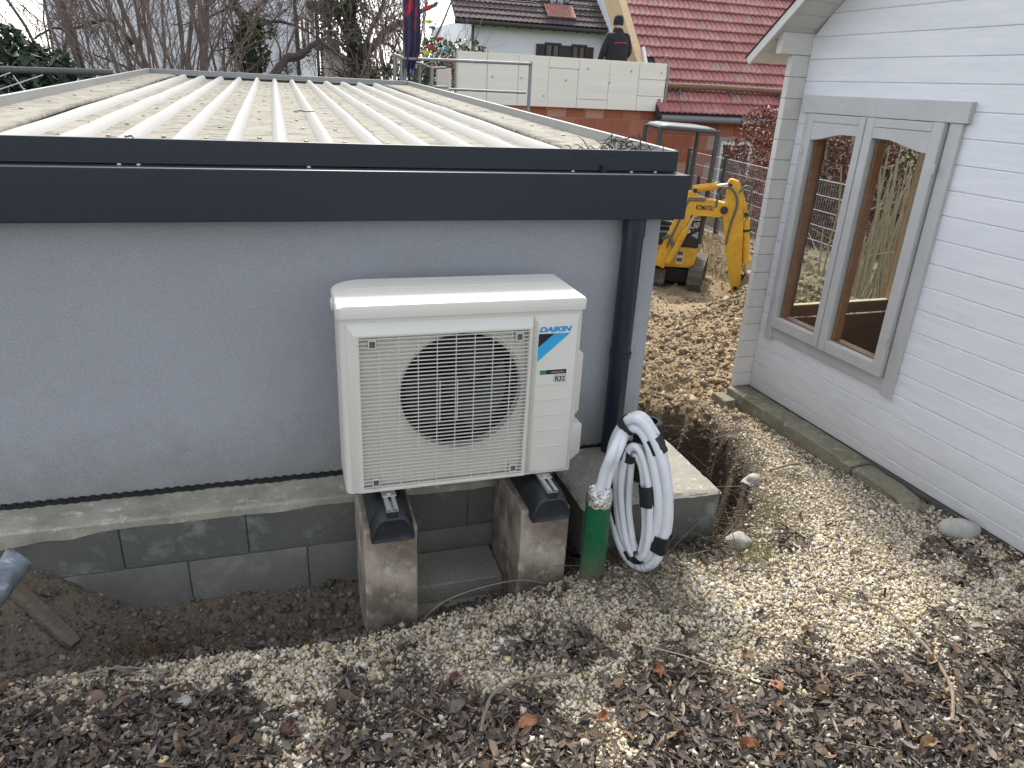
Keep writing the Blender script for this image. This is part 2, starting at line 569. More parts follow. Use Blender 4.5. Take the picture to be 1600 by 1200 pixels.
def gz(x, y):
    return float(ground_z(np.array([x]), np.array([y]))[0])


def axis_pts(dense, far0, far1, grow=1.28):
    out = list(dense)
    st = dense[-1] - dense[-2]
    while out[-1] < far1:
        st *= grow
        out.append(out[-1] + st)
    st = dense[1] - dense[0]
    lo = [dense[0]]
    while lo[-1] > far0:
        st *= grow
        lo.append(lo[-1] - st)
    return np.array(lo[::-1] + out[1:])


GX = axis_pts(np.concatenate([np.arange(-1.6, 3.3, 0.025), np.arange(3.3, 9.0, 0.06)]), -1200, 1200)
GY = axis_pts(np.concatenate([np.arange(0.4, 4.4, 0.025), np.arange(4.4, 12, 0.06)]), -1200, 1500)
gx, gy = np.meshgrid(GX, GY)
gzz = ground_z(gx, gy)


def litter(x, y):
    yb = np.interp(x, [-1, -0.37, 0.13, 0.4, 0.68, 1.0, 1.33, 1.75, 2.1, 2.44, 3], [1.90, 1.80, 1.68, 1.66, 1.60, 1.60, 1.53, 1.50, 1.42, 1.34, 1.3])
    n = fbm(x, y, 3.4, 4, 21) - 0.5
    return np.clip(sstep(-0.16, 0.20, yb - y + 1.15 * n) * 0.95 + sstep(0.62, 0.72, fbm(x, y, 4.5, 3, 33)) * 0.55, 0, 1)


def gravel(x, y):
    g = 1 - sstep(-0.05, 0.03, y - YC(x))
    r = sstep(1.0, 1.2, x - (lipx(y) - 1.06)) * (1 - sstep(3.3, 3.75, y)) * sstep(2.1, 2.3, y)
    edge = 1 - sstep(2.78, 2.92, x - 0.03 * (3.7 - y))
    return np.clip(np.maximum(g, r * 0.9), 0, 1) * edge


c_soil, c_grav, c_clay, c_litter = np.array([0.050, 0.038, 0.027]), np.array([0.20, 0.165, 0.115]), np.array([0.25, 0.19, 0.115]), np.array([0.045, 0.036, 0.029])
gcol = np.empty(gx.shape + (3,))
gcol[:] = c_soil
gm = gravel(gx, gy)[..., None]
gcol = gcol * (1 - gm) + c_grav * gm
lm = (litter(gx, gy) * gravel(gx, gy))[..., None]
gcol = gcol * (1 - lm) + c_litter * lm
cm = (sstep(3.1, 3.9, gy + 0.8 * (fbm(gx, gy, 2.0, 3, 4) - 0.5)) * sstep(1.5, 1.7, gx) * (1 - sstep(13, 16, gy)))[..., None]
vary = (0.75 + 0.5 * fbm(gx, gy, 2.5, 4, 14))[..., None]
gcol = (gcol * (1 - cm) + c_clay * cm) * vary
pit = (sstep(2.12, 2.3, gy) * (1 - sstep(1.4, 1.7, gx)))[..., None]
gcol = gcol * (1 - pit) + np.array([0.155, 0.127, 0.094]) * vary * pit
tr_m = (sstep(-0.05, 0.06, lipx(gy) - gx + 0.05 * (fbm(gx, gy, 9, 3, 71) - 0.5)) * sstep(2.25, 2.4, gy) * (1 - sstep(3.9, 4.5, gy)) * sstep(1.5, 1.7, gx))[..., None]
gcol = gcol * (1 - tr_m) + np.array([0.092, 0.068, 0.045]) * vary * tr_m
far_m = sstep(13, 18, np.hypot(gx, gy))[..., None]
gcol = gcol * (1 - far_m) + np.array([0.06, 0.075, 0.03]) * far_m
nx, ny = len(GX), len(GY)
idx = np.arange(nx * ny).reshape(ny, nx)
F = np.stack([idx[:-1, :-1], idx[:-1, 1:], idx[1:, 1:], idx[1:, :-1]], -1).reshape(-1, 4)
M_ground = mat('earth', (0.5, 0.5, 0.5), 0.97, attr=True, bump=(55, 0.9, 0.02), fine=(80, 0.35), spec=0.25)
ground = np_mesh('ground', np.stack([gx, gy, gzz], -1).reshape(-1, 3), F, M_ground, gcol.reshape(-1, 3), True)
tag(ground, kind='structure')

# ------------------------------------------------------------------ garage
garage = thing('garage', (0.13, 6.2, -2.6), 'low grey plastered garage with dark fascia and ribbed pale metal roof', 'garage')
zroof = lambda y: -0.222 + (y - 2.84) * 0.0306
box('wall', M_plaster, garage, -1.30, 1.580, 2.86, 2.98, -2.6, -0.46)
box('wall', M_plaster, garage, 1.46, 1.580, 2.98, 9.6, -2.6, -0.35)
box('wall', M_plaster, garage, -1.30, -1.18, 2.98, 9.6, -2.6, -0.35)
box('wall', M_plaster, garage, -1.18, 1.46, 9.48, 9.6, -2.6, -0.30)
box('fascia', M_anthra, garage, -1.372, 1.626, 2.74, 2.852, -0.492, -0.311, 0.004)
box('fascia', M_anthra, garage, 1.585, 1.6255, 2.853, 9.7, -0.492, -0.313, 0.004)
lip = box('roof_edge_strip', M_anthra, garage, -1.352, 1.612, 2.836, 2.8515, -0.3085, -0.2255, 0.002)
for x in (-0.52, -0.46, 0.10, 1.13, 1.39, 1.50):
    MB().lathe([(0.0, 0.006), (0.006, 0.004), (0.008, 0.0)], (x, 2.815, -0.310), 8, 'z').build('rivet', M_alu, lip, smooth=True)


def sloped(name, m, x0, x1, y0, y1, b, t, bev=0.003):
    mb = MB()
    p = [(x, y, zroof(y) + h) for h in (b, t) for y in (y0, y1) for x in (x0, x1)]
    mb.add(p, [(0, 2, 3, 1), (4, 5, 7, 6), (0, 1, 5, 4), (2, 6, 7, 3), (0, 4, 6, 2), (1, 3, 7, 5)])
    return mb.build(name, m, garage, bev)


sloped('parapet', M_sheetgrey, 1.588, 1.612, 2.853, 9.66, -0.11, 0.0)
sloped('parapet', M_sheetgrey, -1.352, -1.328, 2.853, 9.66, -0.11, 0.0)
sloped('parapet', M_sheetgrey, -1.352, 1.612, 9.662, 9.69, -0.11, 0.0)
sloped('gap_filler', M_black, -1.32, 1.58, 9.585, 9.655, -0.12, -0.052)
PAN, RIB, PITCH_ = -0.082, 0.038, 0.195


def sheet(xa, xb, y0, y1, lift, ribs):
    prof = [(xa, 0, 1)]
    for xr in ribs:
        prof += [(xr - 0.039, 0, 1), (xr - 0.035, 0.001, 0.7), (xr - 0.034, 0.002, 0.1), (xr - 0.013, RIB, 0), (xr + 0.013, RIB, 0), (xr + 0.034, 0.002, 0.1), (xr + 0.035, 0.001, 0.7), (xr + 0.039, 0, 1)]
    prof.append((xb, 0, 1))
    ysn = np.linspace(y0, y1, 14)
    V, col = [], []
    for y in ysn:
        for x, h, d in prof:
            V.append((x, y, zroof(y) + PAN + lift + h + 0.0015 * math.sin(y * 5 + x * 9)))
            k = d * 0.85
            col.append(np.array([0.265, 0.265, 0.25]) * (1 - k) + np.array([0.200, 0.190, 0.150]) * k)
    n = len(prof)
    F_ = [(j * n + i, j * n + i + 1, (j + 1) * n + i + 1, (j + 1) * n + i) for j in range(len(ysn) - 1) for i in range(n - 1)]
    rib_f = [2 <= (i - 1) % 8 <= 4 and 0 < i for j in range(len(ysn) - 1) for i in range(n - 1)]
    o = np_mesh('roof_sheet', np.array(V) - np.array(ORG[garage.name]), F_, M_sheet, np.array(col), False, garage)
    o.data.materials.append(M_rib)
    o.data.polygons.foreach_set('material_index', [1 if q else 0 for q in rib_f])
    return o


rib_x = [-0.965 + PITCH_ * i for i in range(12)]
for (y0, y1, lf) in ((2.853, 5.65, 0.0035), (5.55, 9.60, 0.0)):
    for k in range(3):
        rs = rib_x[4 * k:4 * k + 4]
        sheet(rs[0] - 0.0975 - (0.03 if k else 0), rs[-1] + 0.0975, y0, y1, lf + 0.002 * k, rs)
# flat edge flashings left and right, the left one curls up a little
for xa, xb, edge in ((-1.326, -1.045, -1.045), (1.275, 1.586, 1.275)):
    V, ysn = [], np.linspace(2.854, 9.58, 40)
    for y in ysn:
        lift = 0.030 + 0.007 * math.sin(y * 1.7)
        xs = [xa, xa + 0.10, xa + 0.2, xb] if edge == xb else [xb, xb - 0.10, xb - 0.2, xa]
        for q, x in enumerate(xs):
            V.append((x, y, zroof(y) + PAN + (0.030 if q < 3 else lift) + 0.004))
        V.append((xs[3], y, zroof(y) + PAN + lift - 0.012))
    F_ = [(j * 5 + i, j * 5 + i + 1, (j + 1) * 5 + i + 1, (j + 1) * 5 + i) for j in range(len(ysn) - 1) for i in range(4)]
    cc = np.array([np.array([0.22, 0.212, 0.18]) * (0.85 + 0.25 * vnoise(v[0], v[1], 5)) for v in V])
    np_mesh('flashing', np.array(V) - np.array(ORG[garage.name]), F_, M_sheet, cc, False, garage)
    sloped('flashing_gap_shade', M_black, edge - 0.004 if edge < 0 else edge - 0.016, edge + 0.016 if edge < 0 else edge + 0.004, 2.82, 9.57, PAN - 0.01, PAN + 0.017, 0)  # black strip stands in for the shade in the gap under the flashing edge
mb = MB()
for i in range(13):
    for j in range(12):
        x = rib_x[0] - 0.0975 + PITCH_ * i + random.uniform(-0.02, 0.02)
        y = 3.05 + 0.52 * j + random.uniform(-0.05, 0.05)
        if random.random() < 0.85:
            mb.lathe([(0.012, 0), (0.009, 0.004), (0.0, 0.007)], (x, y, zroof(y) + PAN + 0.006), 7, 'z')
for j in range(11):
    for x in (-1.22, 1.47):
        y = 3.3 + 0.55 * j
        mb.lathe([(0.012, 0), (0.009, 0.004), (0.0, 0.007)], (x + random.uniform(-.02, .02), y, zroof(y) + PAN + 0.035), 7, 'z')
tag(mb.build('screws', M_screw, garage), kind='stuff')
# downpipe with elbow, bracket and seam
dp = MB().tube([(1.42, 2.795, -0.47), (1.42, 2.795, -1.0), (1.422, 2.795, -1.40), (1.424, 2.795, -1.70)], 0.046, 20).build('downpipe', M_pipe, garage, smooth=True)
MB().lathe([(0.050, 0), (0.050, 0.07)], (1.42, 2.795, -0.57), 20, 'z').build('socket', M_pipe, dp, smooth=True)
MB().lathe([(0.0505, 0), (0.0505, 0.025)], (1.421, 2.795, -1.12), 20, 'z').build('clamp', M_pipe, dp, smooth=True)
# dimpled membrane along the foot of the wall
mb = MB()
for i in range(150):
    x = -1.30 + i * 0.0193
    h = 0.012 + 0.008 * (i % 2)
    mb.box(x, x + 0.0185, 2.835 + 0.004 * (i % 2), 2.858, -1.63, -1.604 + h * 0.6)
tag(mb.build('membrane_edge', M_black, garage), kind='stuff')

# ------------------------------------------------------------------ block plinth in front of the garage
plinth = thing('block_plinth', (0.13, 2.74, -2.1), 'low plinth of grey concrete blocks along the foot of the garage wall', 'wall')
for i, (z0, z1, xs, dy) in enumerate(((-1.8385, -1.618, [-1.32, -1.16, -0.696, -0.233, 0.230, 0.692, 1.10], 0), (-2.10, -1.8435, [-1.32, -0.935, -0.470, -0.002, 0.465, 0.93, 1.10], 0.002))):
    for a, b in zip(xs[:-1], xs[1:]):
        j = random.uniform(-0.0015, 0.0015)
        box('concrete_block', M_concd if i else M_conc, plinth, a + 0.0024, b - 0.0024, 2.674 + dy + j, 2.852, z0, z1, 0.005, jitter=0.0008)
box('mortar_core', M_conc, plinth, -1.31, 1.09, 2.684, 2.85, -2.09, -1.62)
# light mortar smear on the ledge, running a little over the edge
xs = np.linspace(-1.32, 1.08, 240)
V = []
for x in xs:
    dr = 0.012 + 0.035 * float(fbm(x, 0.3, 3.5, 4, 8)) + 0.05 * float(sstep(-0.5, -1.2, x)) * float(fbm(x, 2, 6, 3, 3))
    b = 0.006 * (vnoise(x, 1, 25) - 0.5)
    V += [(x, 2.858, -1.607 + b), (x, 2.78, -1.611 + 0.8 * b), (x, 2.70, -1.613 + b), (x, 2.679, -1.6145), (x, 2.6705, -1.622), (x, 2.6715, -1.622 - dr)]
F_ = [(j * 6 + i, j * 6 + i + 1, (j + 1) * 6 + i + 1, (j + 1) * 6 + i) for j in range(len(xs) - 1) for i in range(5)]
MB().add(V, F_).build('mortar_smear', M_conc2, plinth, smooth=True)

# ------------------------------------------------------------------ big block by the downpipe
blk = thing('foundation_block', (1.43, 2.58, -1.93), 'large grey concrete block with rough pale top beside the coiled hoses', 'concrete block')
box('body', M_conc, blk, 1.105, 1.756, 2.345, 2.855, -1.842, -1.609, 0.008, seg=2)
xs, ysn = np.linspace(1.100, 1.762, 34), np.linspace(2.340, 2.857, 28)
V = []
for y in ysn:
    for x in xs:
        ed = min(x - 1.100, 1.762 - x, y - 2.340)
        V.append((x + 0.006 * (vnoise(x, y, 40, 2) - 0.5), y + 0.006 * (vnoise(x, y, 40, 3) - 0.5), -1.600 + 0.010 * float(fbm(x, y, 22, 3, 6) - 0.5) - (0.016 * (1 - min(ed / 0.012, 1)))))
n = len(xs)
F_ = [(j * n + i, j * n + i + 1, (j + 1) * n + i + 1, (j + 1) * n + i) for j in range(len(ysn) - 1) for i in range(n - 1)]
MB().add(V, F_).build('rough_top', M_blocktop, blk, smooth=True)
for i, (xa, xb) in enumerate(((1.15, 1.30), (1.335, 1.43), (1.47, 1.515), (1.53, 1.62), (1.645, 1.70))):
    box('support_stone', M_conc if i % 2 else M_blocktop, blk, xa, xb, 2.375 + 0.01 * i % 0.02, 2.6, -2.05, -1.846 - 0.006 * (i % 2), 0.008, jitter=0.003)

# ------------------------------------------------------------------ supports of the unit
def slab(x0, x1, label):
    t = thing('support_slab', ((x0 + x1) / 2, 2.43, -2.2), label, 'concrete slab', 'slabs carrying the air conditioner')
    box('body', M_slab, t, x0, x1, 2.25, 2.63, -2.2, -1.522, 0.006, seg=2)
    return t


slab(0.197, 0.393, 'stained upright concrete slab under the left end of the air conditioner')
slab(0.800, 1.000, 'stained upright concrete slab under the logo end of the air conditioner')
st1 = box('step_block', M_blocktop, None, 0.398, 0.796, 2.43, 2.668, -2.15, -1.952, 0.008, jitter=0.002)
tag(st1, 'rough concrete block lying between the two support slabs against the plinth', 'concrete block')
st2 = box('step_block', M_blocktop, None, 0.398, 0.796, 2.26, 2.424, -2.2, -2.03, 0.008, jitter=0.002)
tag(st2, 'lower flat concrete piece at the bottom between the support slabs', 'concrete block')


def rubber_foot(xc, label):
    t = thing('rubber_foot', (xc, 2.40, -1.52), label, 'rubber foot', 'rubber feet under the air conditioner')
    prof = [(-0.074, 0.0), (-0.079, 0.06), (-0.079, 0.30), (-0.066, 0.62), (-0.050, 0.90), (-0.034, 1.0), (0.034, 1.0), (0.050, 0.90), (0.066, 0.62), (0.079, 0.30), (0.079, 0.06), (0.074, 0.0)]
    V, n = [], len(prof)
    rings = [(2.2080, 0.80, -1.538, -1.470), (2.2030, 0.93, -1.546, -1.455), (2.2080, 0.99, -1.549, -1.443), (2.2260, 1.0, -1.549, -1.433), (2.2480, 1.0, -1.549, -1.4285), (2.2482, 1.0, -1.5185, -1.4285), (2.60, 1.0, -1.5185, -1.4285)]
    for y, sx, zb, zt in rings:
        for a, b in prof:
            V.append((xc + a * sx, y, zb + (zt - zb) * b))
    F_ = [(j * n + i, j * n + (i + 1) % n, (j + 1) * n + (i + 1) % n, (j + 1) * n + i) for j in range(len(rings) - 1) for i in range(n)]
    F_ += [tuple(range(n)), tuple(reversed(range((len(rings) - 1) * n, len(rings) * n)))]
    MB().add(V, F_).build('body', M_rubber, t, smooth=True)
    mb = MB()
    mb.box(xc - 0.021, xc + 0.021, 2.214, 2.60, -1.4275, -1.4235)
    for s in (-1, 1):
        mb.box(xc + s * 0.019 - 0.0022, xc + s * 0.019 + 0.0022, 2.210, 2.60, -1.4245, -1.4145)
        mb.box(xc + s * 0.012 - 0.006, xc + s * 0.012 + 0.006, 2.209, 2.60, -1.4145, -1.4118)
    rail = mb.build('rail', M_alu, t)
    MB().box(xc - 0.020, xc + 0.020, 2.206, 2.213, -1.452, -1.428).build('end_cap', M_black, rail, 0.001)
    MB().box(xc - 0.026, xc + 0.026, 2.292, 2.345, -1.4115, -1.4075).build('clamp_plate', M_alu, t, 0.001)
    MB().lathe([(0.011, 0), (0.011, 0.007), (0, 0.007)], (xc, 2.312, -1.4075), 6, 'z').build('bolt', M_alu, t)
    return t


rubber_foot(0.297, 'black rubber foot with aluminium rail on the left support slab')
rubber_foot(0.905, 'black rubber foot with aluminium rail on the support slab near the coil')

# ------------------------------------------------------------------ air conditioner outdoor unit
ac = thing('air_conditioner', (0.585, 2.50, -1.405), 'ivory outdoor air conditioner unit with slatted fan grille in front of garage wall', 'air conditioner')
AX0, AX1, AY0, AY1, AZ0, AZ1 = 0.149, 1.020, 2.332, 2.676, -1.405, -0.735


def footprint(e=0.0, rl=0.11):
    P = []
    def arc(cx, cy, r_, a0, a1, n):
        for i in range(n + 1):
            t = R(a0 + (a1 - a0) * i / n)
            P.append((cx + r_ * math.cos(t), cy + r_ * math.sin(t)))
    arc(AX1 + e - 0.012, AY0 - e + 0.012, 0.012, -90, 0, 3)
    arc(AX1 + e - 0.014, AY1 + e - 0.014, 0.014, 0, 90, 3)
    arc(AX0 - e + rl, AY1 + e - rl, rl, 90, 180, 10)
    arc(AX0 - e + 0.025, AY0 - e + 0.025, 0.025, 180, 270, 5)
    return P


fp = footprint()
n = len(fp)
mb = MB()
V = [(a, b, AZ0) for a, b in fp] + [(a, b, AZ1) for a, b in fp]
mb.add(V, [(i, i + 1, n + i + 1, n + i) for i in range(n - 1)] + [tuple(reversed(range(n)))])
mb.build('casing', M_ivory, ac, smooth=True)
# front panel with the round fan opening
FC, FR_ = (0.574, -1.035), 0.224
fx0, fx1, fz0, fz1 = AX0 + 0.025, AX1 - 0.012, AZ0, AZ1
angs = sorted([2 * math.pi * i / 64 for i in range(64)] + [math.atan2(z - FC[1], x - FC[0]) % (2 * math.pi) for x in (fx0, fx1) for z in (fz0, fz1)])
V = []
for a in angs:
    ca, sa = math.cos(a), math.sin(a)
    t = min(((fx1 - FC[0]) / ca if ca > 1e-9 else (fx0 - FC[0]) / ca if ca < -1e-9 else 9e9), ((fz1 - FC[1]) / sa if sa > 1e-9 else (fz0 - FC[1]) / sa if sa < -1e-9 else 9e9))
    V += [(FC[0] + t * ca, AY0, FC[1] + t * sa), (FC[0] + (FR_ + 0.012) * ca, AY0, FC[1] + (FR_ + 0.012) * sa), (FC[0] + FR_ * ca, AY0 + 0.012, FC[1] + FR_ * sa), (FC[0] + FR_ * ca, AY0 + 0.05, FC[1] + FR_ * sa)]
k = len(angs)
MB().add(V, [(4 * i + q, 4 * ((i + 1) % k) + q, 4 * ((i + 1) % k) + q + 1, 4 * i + q + 1) for i in range(k) for q in range(3)]).build('front_panel', M_ivory, ac, smooth=True)
# fan
MB().lathe([(FR_ + 0.001, 0.05), (FR_ + 0.002, 0.16), (0.30, 0.17), (0.30, 0.26), (0, 0.26)], (FC[0], AY0, FC[1]), 48).build('fan_housing', M_coil, ac, smooth=True)
fan = MB().lathe([(0.0, 0.052), (0.040, 0.055), (0.052, 0.07), (0.055, 0.12)], (FC[0], AY0, FC[1]), 28).build('fan_hub', M_fan, ac, smooth=True)
for q in range(3):
    V, F_ = [], []
    for i in range(9):
        rr = 0.050 + i * 0.0185
        sweep = 0.5 * (rr - 0.05) / 0.15
        for j in range(7):
            a = q * 2.0944 + 0.35 + sweep + (j / 6) * (1.35 + 0.25 * i / 8)
            V.append((FC[0] + rr * math.cos(a), AY0 + 0.065 + 0.075 * j / 6 - 0.012 * math.sin(j / 6 * math.pi), FC[1] + rr * math.sin(a)))
    F_ = [(i * 7 + j, i * 7 + j + 1, (i + 1) * 7 + j + 1, (i + 1) * 7 + j) for i in range(8) for j in range(6)]
    MB().add(V, F_).build('fan_blade', M_fan, ac, smooth=True)
# top cover with rounded rear corner and pressed lines
mb = MB()
rings = [(0.004, -0.738), (0.008, -0.738), (0.009, -0.703), (0.004, -0.695), (-0.008, -0.692), (-0.012, -0.694), (-0.02, -0.694)]
V = []
for e, z in rings:
    V += [(a, b, z) for a, b in footprint(e, 0.125)]
F_ = [(j * n + i, j * n + (i + 1) % n, (j + 1) * n + (i + 1) % n, (j + 1) * n + i) for j in range(len(rings) - 1) for i in range(n)] + [tuple(range((len(rings) - 1) * n, len(rings) * n))]
tc_ = mb.add(V, F_).build('top_cover', M_ivory, ac, smooth=True)
for y in (2.42, 2.545):
    MB().box(0.20, 0.99, y, y + 0.006, -0.6945, -0.6928).build('pressed_line', M_ivory, tc_, 0.0008)
MB().box(AX0 - 0.016, AX0 - 0.009, 2.44, 2.50, -0.738, -0.712).build('cover_tab', M_ivory, tc_, 0.002)


def raised(name, m, loops, parent, fill=False):
    V, F_ = [], []
    for (x0, x1, z0, z1, y) in loops:
        V += [(x0, y, z0), (x1, y, z0), (x1, y, z1), (x0, y, z1)]
    for j in range(len(loops) - 1):
        for i in range(4):
            F_.append((j * 4 + i, j * 4 + (i + 1) % 4, (j + 1) * 4 + (i + 1) % 4, (j + 1) * 4 + i))
    if fill:
        F_.append(tuple(range(len(V) - 4, len(V))))
    return MB().add(V, F_).build(name, m, parent, 0.0035, smooth=True, seg=2)


grille = raised('grille', M_ivory2, [(0.170, 0.829, -1.398, -0.754, 2.3315), (0.192, 0.818, -1.390, -0.788, 2.3005), (0.209, 0.807, -1.378, -0.797, 2.3005), (0.210, 0.806, -1.377, -0.798, 2.324)], ac)
zz0, zz1, NS = -1.371, -0.804, 41
me_slat = None
clips = [(0.252, -0.822), (0.770, -0.822), (0.252, -1.352), (0.770, -1.352)]
mb = MB()
mb.add([(0.208, 2.3045, -0.0018), (0.808, 2.3045, -0.0018), (0.808, 2.3045, 0.0018), (0.208, 2.3045, 0.0018), (0.208, 2.3090, -0.0010), (0.808, 2.3090, -0.0010), (0.808, 2.3090, 0.0014), (0.208, 2.3090, 0.0014)],
       [(0, 1, 2, 3), (7, 6, 5, 4), (0, 4, 5, 1), (3, 2, 6, 7), (0, 3, 7, 4), (1, 5, 6, 2)])
for i in range(NS):
    z = zz0 + (zz1 - zz0) * i / (NS - 1)
    if me_slat is None:
        o = mb.build('slat', M_ivory2, grille)
        me_slat = o.data
    else:
        o = add_obj('slat', me_slat, grille)
    o.location = (0, 0, z)
me_bar = None
for i in range(8):
    x = 0.2745 + i * 0.0668
    if me_bar is None:
        o = MB().box(-0.0009, 0.0009, 2.3048, 2.313, -1.377, -0.798).build('bar', M_ivory2, grille)
        me_bar = o.data
    else:
        o = add_obj('bar', me_bar, grille)
    o.location = (x, 0, 0)
for x in (0.485, 0.548):
    MB().box(x - 0.0013, x + 0.0013, 2.3035, 2.312, -1.13, -0.97).build('bar', M_ivory2, grille)
for x, z in clips:
    b = MB()
    for a0, a1, c0, c1 in ((-.013, .013, .012, .015), (-.013, .013, -.015, -.012), (-.013, -.010, -.012, .012), (.010, .013, -.012, .012)):
        b.box(x + a0, x + a1, 2.2985, 2.316, z + c0, z + c1)
    cl = b.build('clip_recess', M_ivory2, grille)
    MB().box(x - 0.0098, x + 0.0098, 2.303, 2.305, z - 0.0118, z + 0.0118).build('recess_floor', mat('recess_grey', (0.10, 0.10, 0.095), 0.7), grille)
panel = raised('service_panel', M_ivory2, [(0.832, 1.008, -1.396, -0.754, 2.3315), (0.845, 0.996, -1.388, -0.781, 2.317)], ac, True)
for z in (-1.020, -1.083, -1.145, -1.210, -1.279):
    MB().box(0.850, 0.975, 2.3150, 2.3175, z - 0.002, z + 0.002).build('pressed_rib', M_ivory2, panel, 0.001)
# printed marks
text_part('lettering', 'DAIKIN', M_blue, panel, 0.848, 0.974, -0.815, -0.795, 2.3166, 0.25, 0.05)
MB().add([(0.847, 2.3164, -0.821), (0.908, 2.3164, -0.821), (0.847, 2.3164, -0.873)], [(0, 1, 2)]).build('emblem_black', M_prblack, panel)
MB().add([(0.908, 2.3164, -0.821), (0.969, 2.3164, -0.821), (0.847, 2.3164, -0.928), (0.847, 2.3164, -0.873)], [(0, 1, 2, 3)]).build('emblem_blue', mat('print_light_blue', (0.03, 0.36, 0.68), 0.5), panel)
MB().box(0.860, 0.884, 2.3161, 2.3168, -0.980, -0.963).build('label_green', M_prgreen, panel)
MB().box(0.884, 0.964, 2.3161, 2.3168, -0.980, -0.963).build('label_black', M_prblack, panel)
text_part('lettering', 'BLUEVOLUTION', M_prwhite, panel, 0.905, 0.955, -0.9745, -0.9695, 2.3160, 0, 0.0)
MB().box(0.917, 0.965, 2.3161, 2.3168, -1.0125, -0.9855).build('label_border', M_prblack, panel)
MB().box(0.9182, 0.9638, 2.3157, 2.3160, -1.0113, -0.9867).build('label_white', M_prwhite, panel)
text_part('lettering', 'R32', M_prblack, panel, 0.922, 0.960, -1.009, -0.989, 2.3155, 0, 0.03)
# right-hand side: grip cover and valve cover
for (z0, z1, y0, y1, dx) in ((-1.185, -0.905, 2.348, 2.55, 0.032), (-1.375, -1.205, 2.348, 2.58, 0.052)):
    mb = MB()
    V = []
    for x, e in ((AX1 - 0.002, 0), (AX1 + dx, 0.022)):
        V += [(x, y0 + e, z0 + e), (x, y1 - e, z0 + e), (x, y1 - e, z1 - e), (x, y0 + e, z1 - e)]
    mb.add(V, [(0, 1, 5, 4), (1, 2, 6, 5), (2, 3, 7, 6), (3, 0, 4, 7), (4, 5, 6, 7)]).build('side_cover', M_ivory, ac, 0.004, smooth=True)

# ------------------------------------------------------------------ garden cabin on the right
cU, cN, cO = Vector((-0.03965, 0.99921, 0)), Vector((0.99921, 0.03965, 0)), Vector((2.8726, 3.7492, 0))
CB = lambda n_, u_, z_: tuple(cO + cN * n_ + cU * u_ + Vector((0, 0, z_)))
cabin = thing('garden_cabin', CB(1.3, -1.6, -1.8), 'pale grey painted log cabin with a double casement window', 'cabin')
UE, RS = -3.25, 0.77                   # far end of the gable wall, roof slope
W0, W1, WZ0, WZ1 = -1.03, -0.115, -1.31, -0.055
ztop = lambda u: 0.345 - RS * u if u > UE / 2 else 0.345 + RS * (u - UE)


def plank(name, m, poly, n0, n1, bev=0.004):
    """poly in (u, z) on the gable wall"""
    mb = MB()
    k = len(poly)
    V = [CB(n0, u, z) for u, z in poly] + [CB(n1, u, z) for u, z in poly]
    mb.add(V, [tuple(range(k)), tuple(reversed(range(k, 2 * k)))] + [(i, k + i, k + (i + 1) % k, (i + 1) % k) for i in range(k)])
    return mb.build(name, m, cabin, bev, seg=1)


z = -1.7645
zs = [z, -1.702]
while zs[-1] < 1.6:
    zs.append(zs[-1] + 0.1125)
for za, zb in zip(zs[:-1], zs[1:]):
    zb -= 0.0008
    if za >= ztop(UE / 2) - 0.02:
        break
    uh = lambda q: min(0.0, -(q - 0.345) / RS)
    ul = lambda q: max(UE, UE + (q - 0.345) / RS)
    zb_ = min(zb, ztop(UE / 2) - 0.005)
    if zb > WZ0 + 0.02 and za < WZ1 - 0.02:
        plank('wall_board', M_paint, [(UE, za), (W0, za), (W0, zb), (UE, zb)], 0, 0.040)
        plank('wall_board', M_paint, [(W1, za), (-0.0008, za), (-0.0008, zb), (W1, zb)], 0, 0.040)
    else:
        plank('wall_board', M_paint, [(ul(za), za), (uh(za) - 0.0008, za), (uh(zb_) - 0.0008, zb_), (ul(zb_), zb_)], 0, 0.040)
# back wall: its logs cross the corner and stick out
BZ0, BZ1, BN0, BN1 = -1.30, -0.12, 0.17, 1.12
zs = [-1.762, -1.670]
while zs[-1] < 0.20:
    zs.append(zs[-1] + 0.1117)
for za, zb in zip(zs[:-1], zs[1:]):
    zb -= 0.0025
    if za > BZ0 - 0.05 and zb < BZ1 + 0.06:
        box('wall_log', M_paint_end, cabin, -0.115, BN0, 0.0, 0.042, za, zb, 0.0025, CB, seg=1)
        box('wall_log', M_paint_end, cabin, BN1, 2.62, 0.0, 0.042, za, zb, 0.0025, CB, seg=1)
    else:
        box('wall_log', M_paint_end, cabin, -0.115, 2.62, 0.0, 0.042, za, zb, 0.0025, CB, seg=1)
box('purlin', M_paint_end, cabin, -0.200, 2.70, 0.0, 0.044, zs[-1], 0.338, 0.003, CB, seg=1)
# wood-lined room inside
lin = 0.0
for (a0, a1, z0, z1) in ((UE, -0.0135, -1.76, WZ0 - 0.01), (UE, W0 - 0.01, WZ0 - 0.0095, WZ1), (W1 + 0.01, -0.0135, WZ0 - 0.0095, WZ1), (UE, -0.0135, WZ1 + 0.0005, 0.3)):
    box('lining', M_woodin, cabin, 0.0405, 0.050, a0, a1, z0, z1, 0, CB)
for k in range(18):
    z0 = -1.758 + k * 0.1117
    z1 = z0 + 0.108
    if z1 > BZ0 and z0 < BZ1:
        box('lining_board', M_woodin, cabin, 0.051, BN0, -0.0125, -0.0005, z0, z1, 0.002, CB, seg=1)
        box('lining_board', M_woodin, cabin, BN1, 2.60, -0.0125, -0.0005, z0, z1, 0.002, CB, seg=1)
    else:
        box('lining_board', M_woodin, cabin, 0.051, 2.60, -0.0125, -0.0005, z0, z1, 0.002, CB, seg=1)
box('side_wall', M_woodin, cabin, 2.58, 2.62, UE, -0.014, -1.76, 0.33, 0, CB)
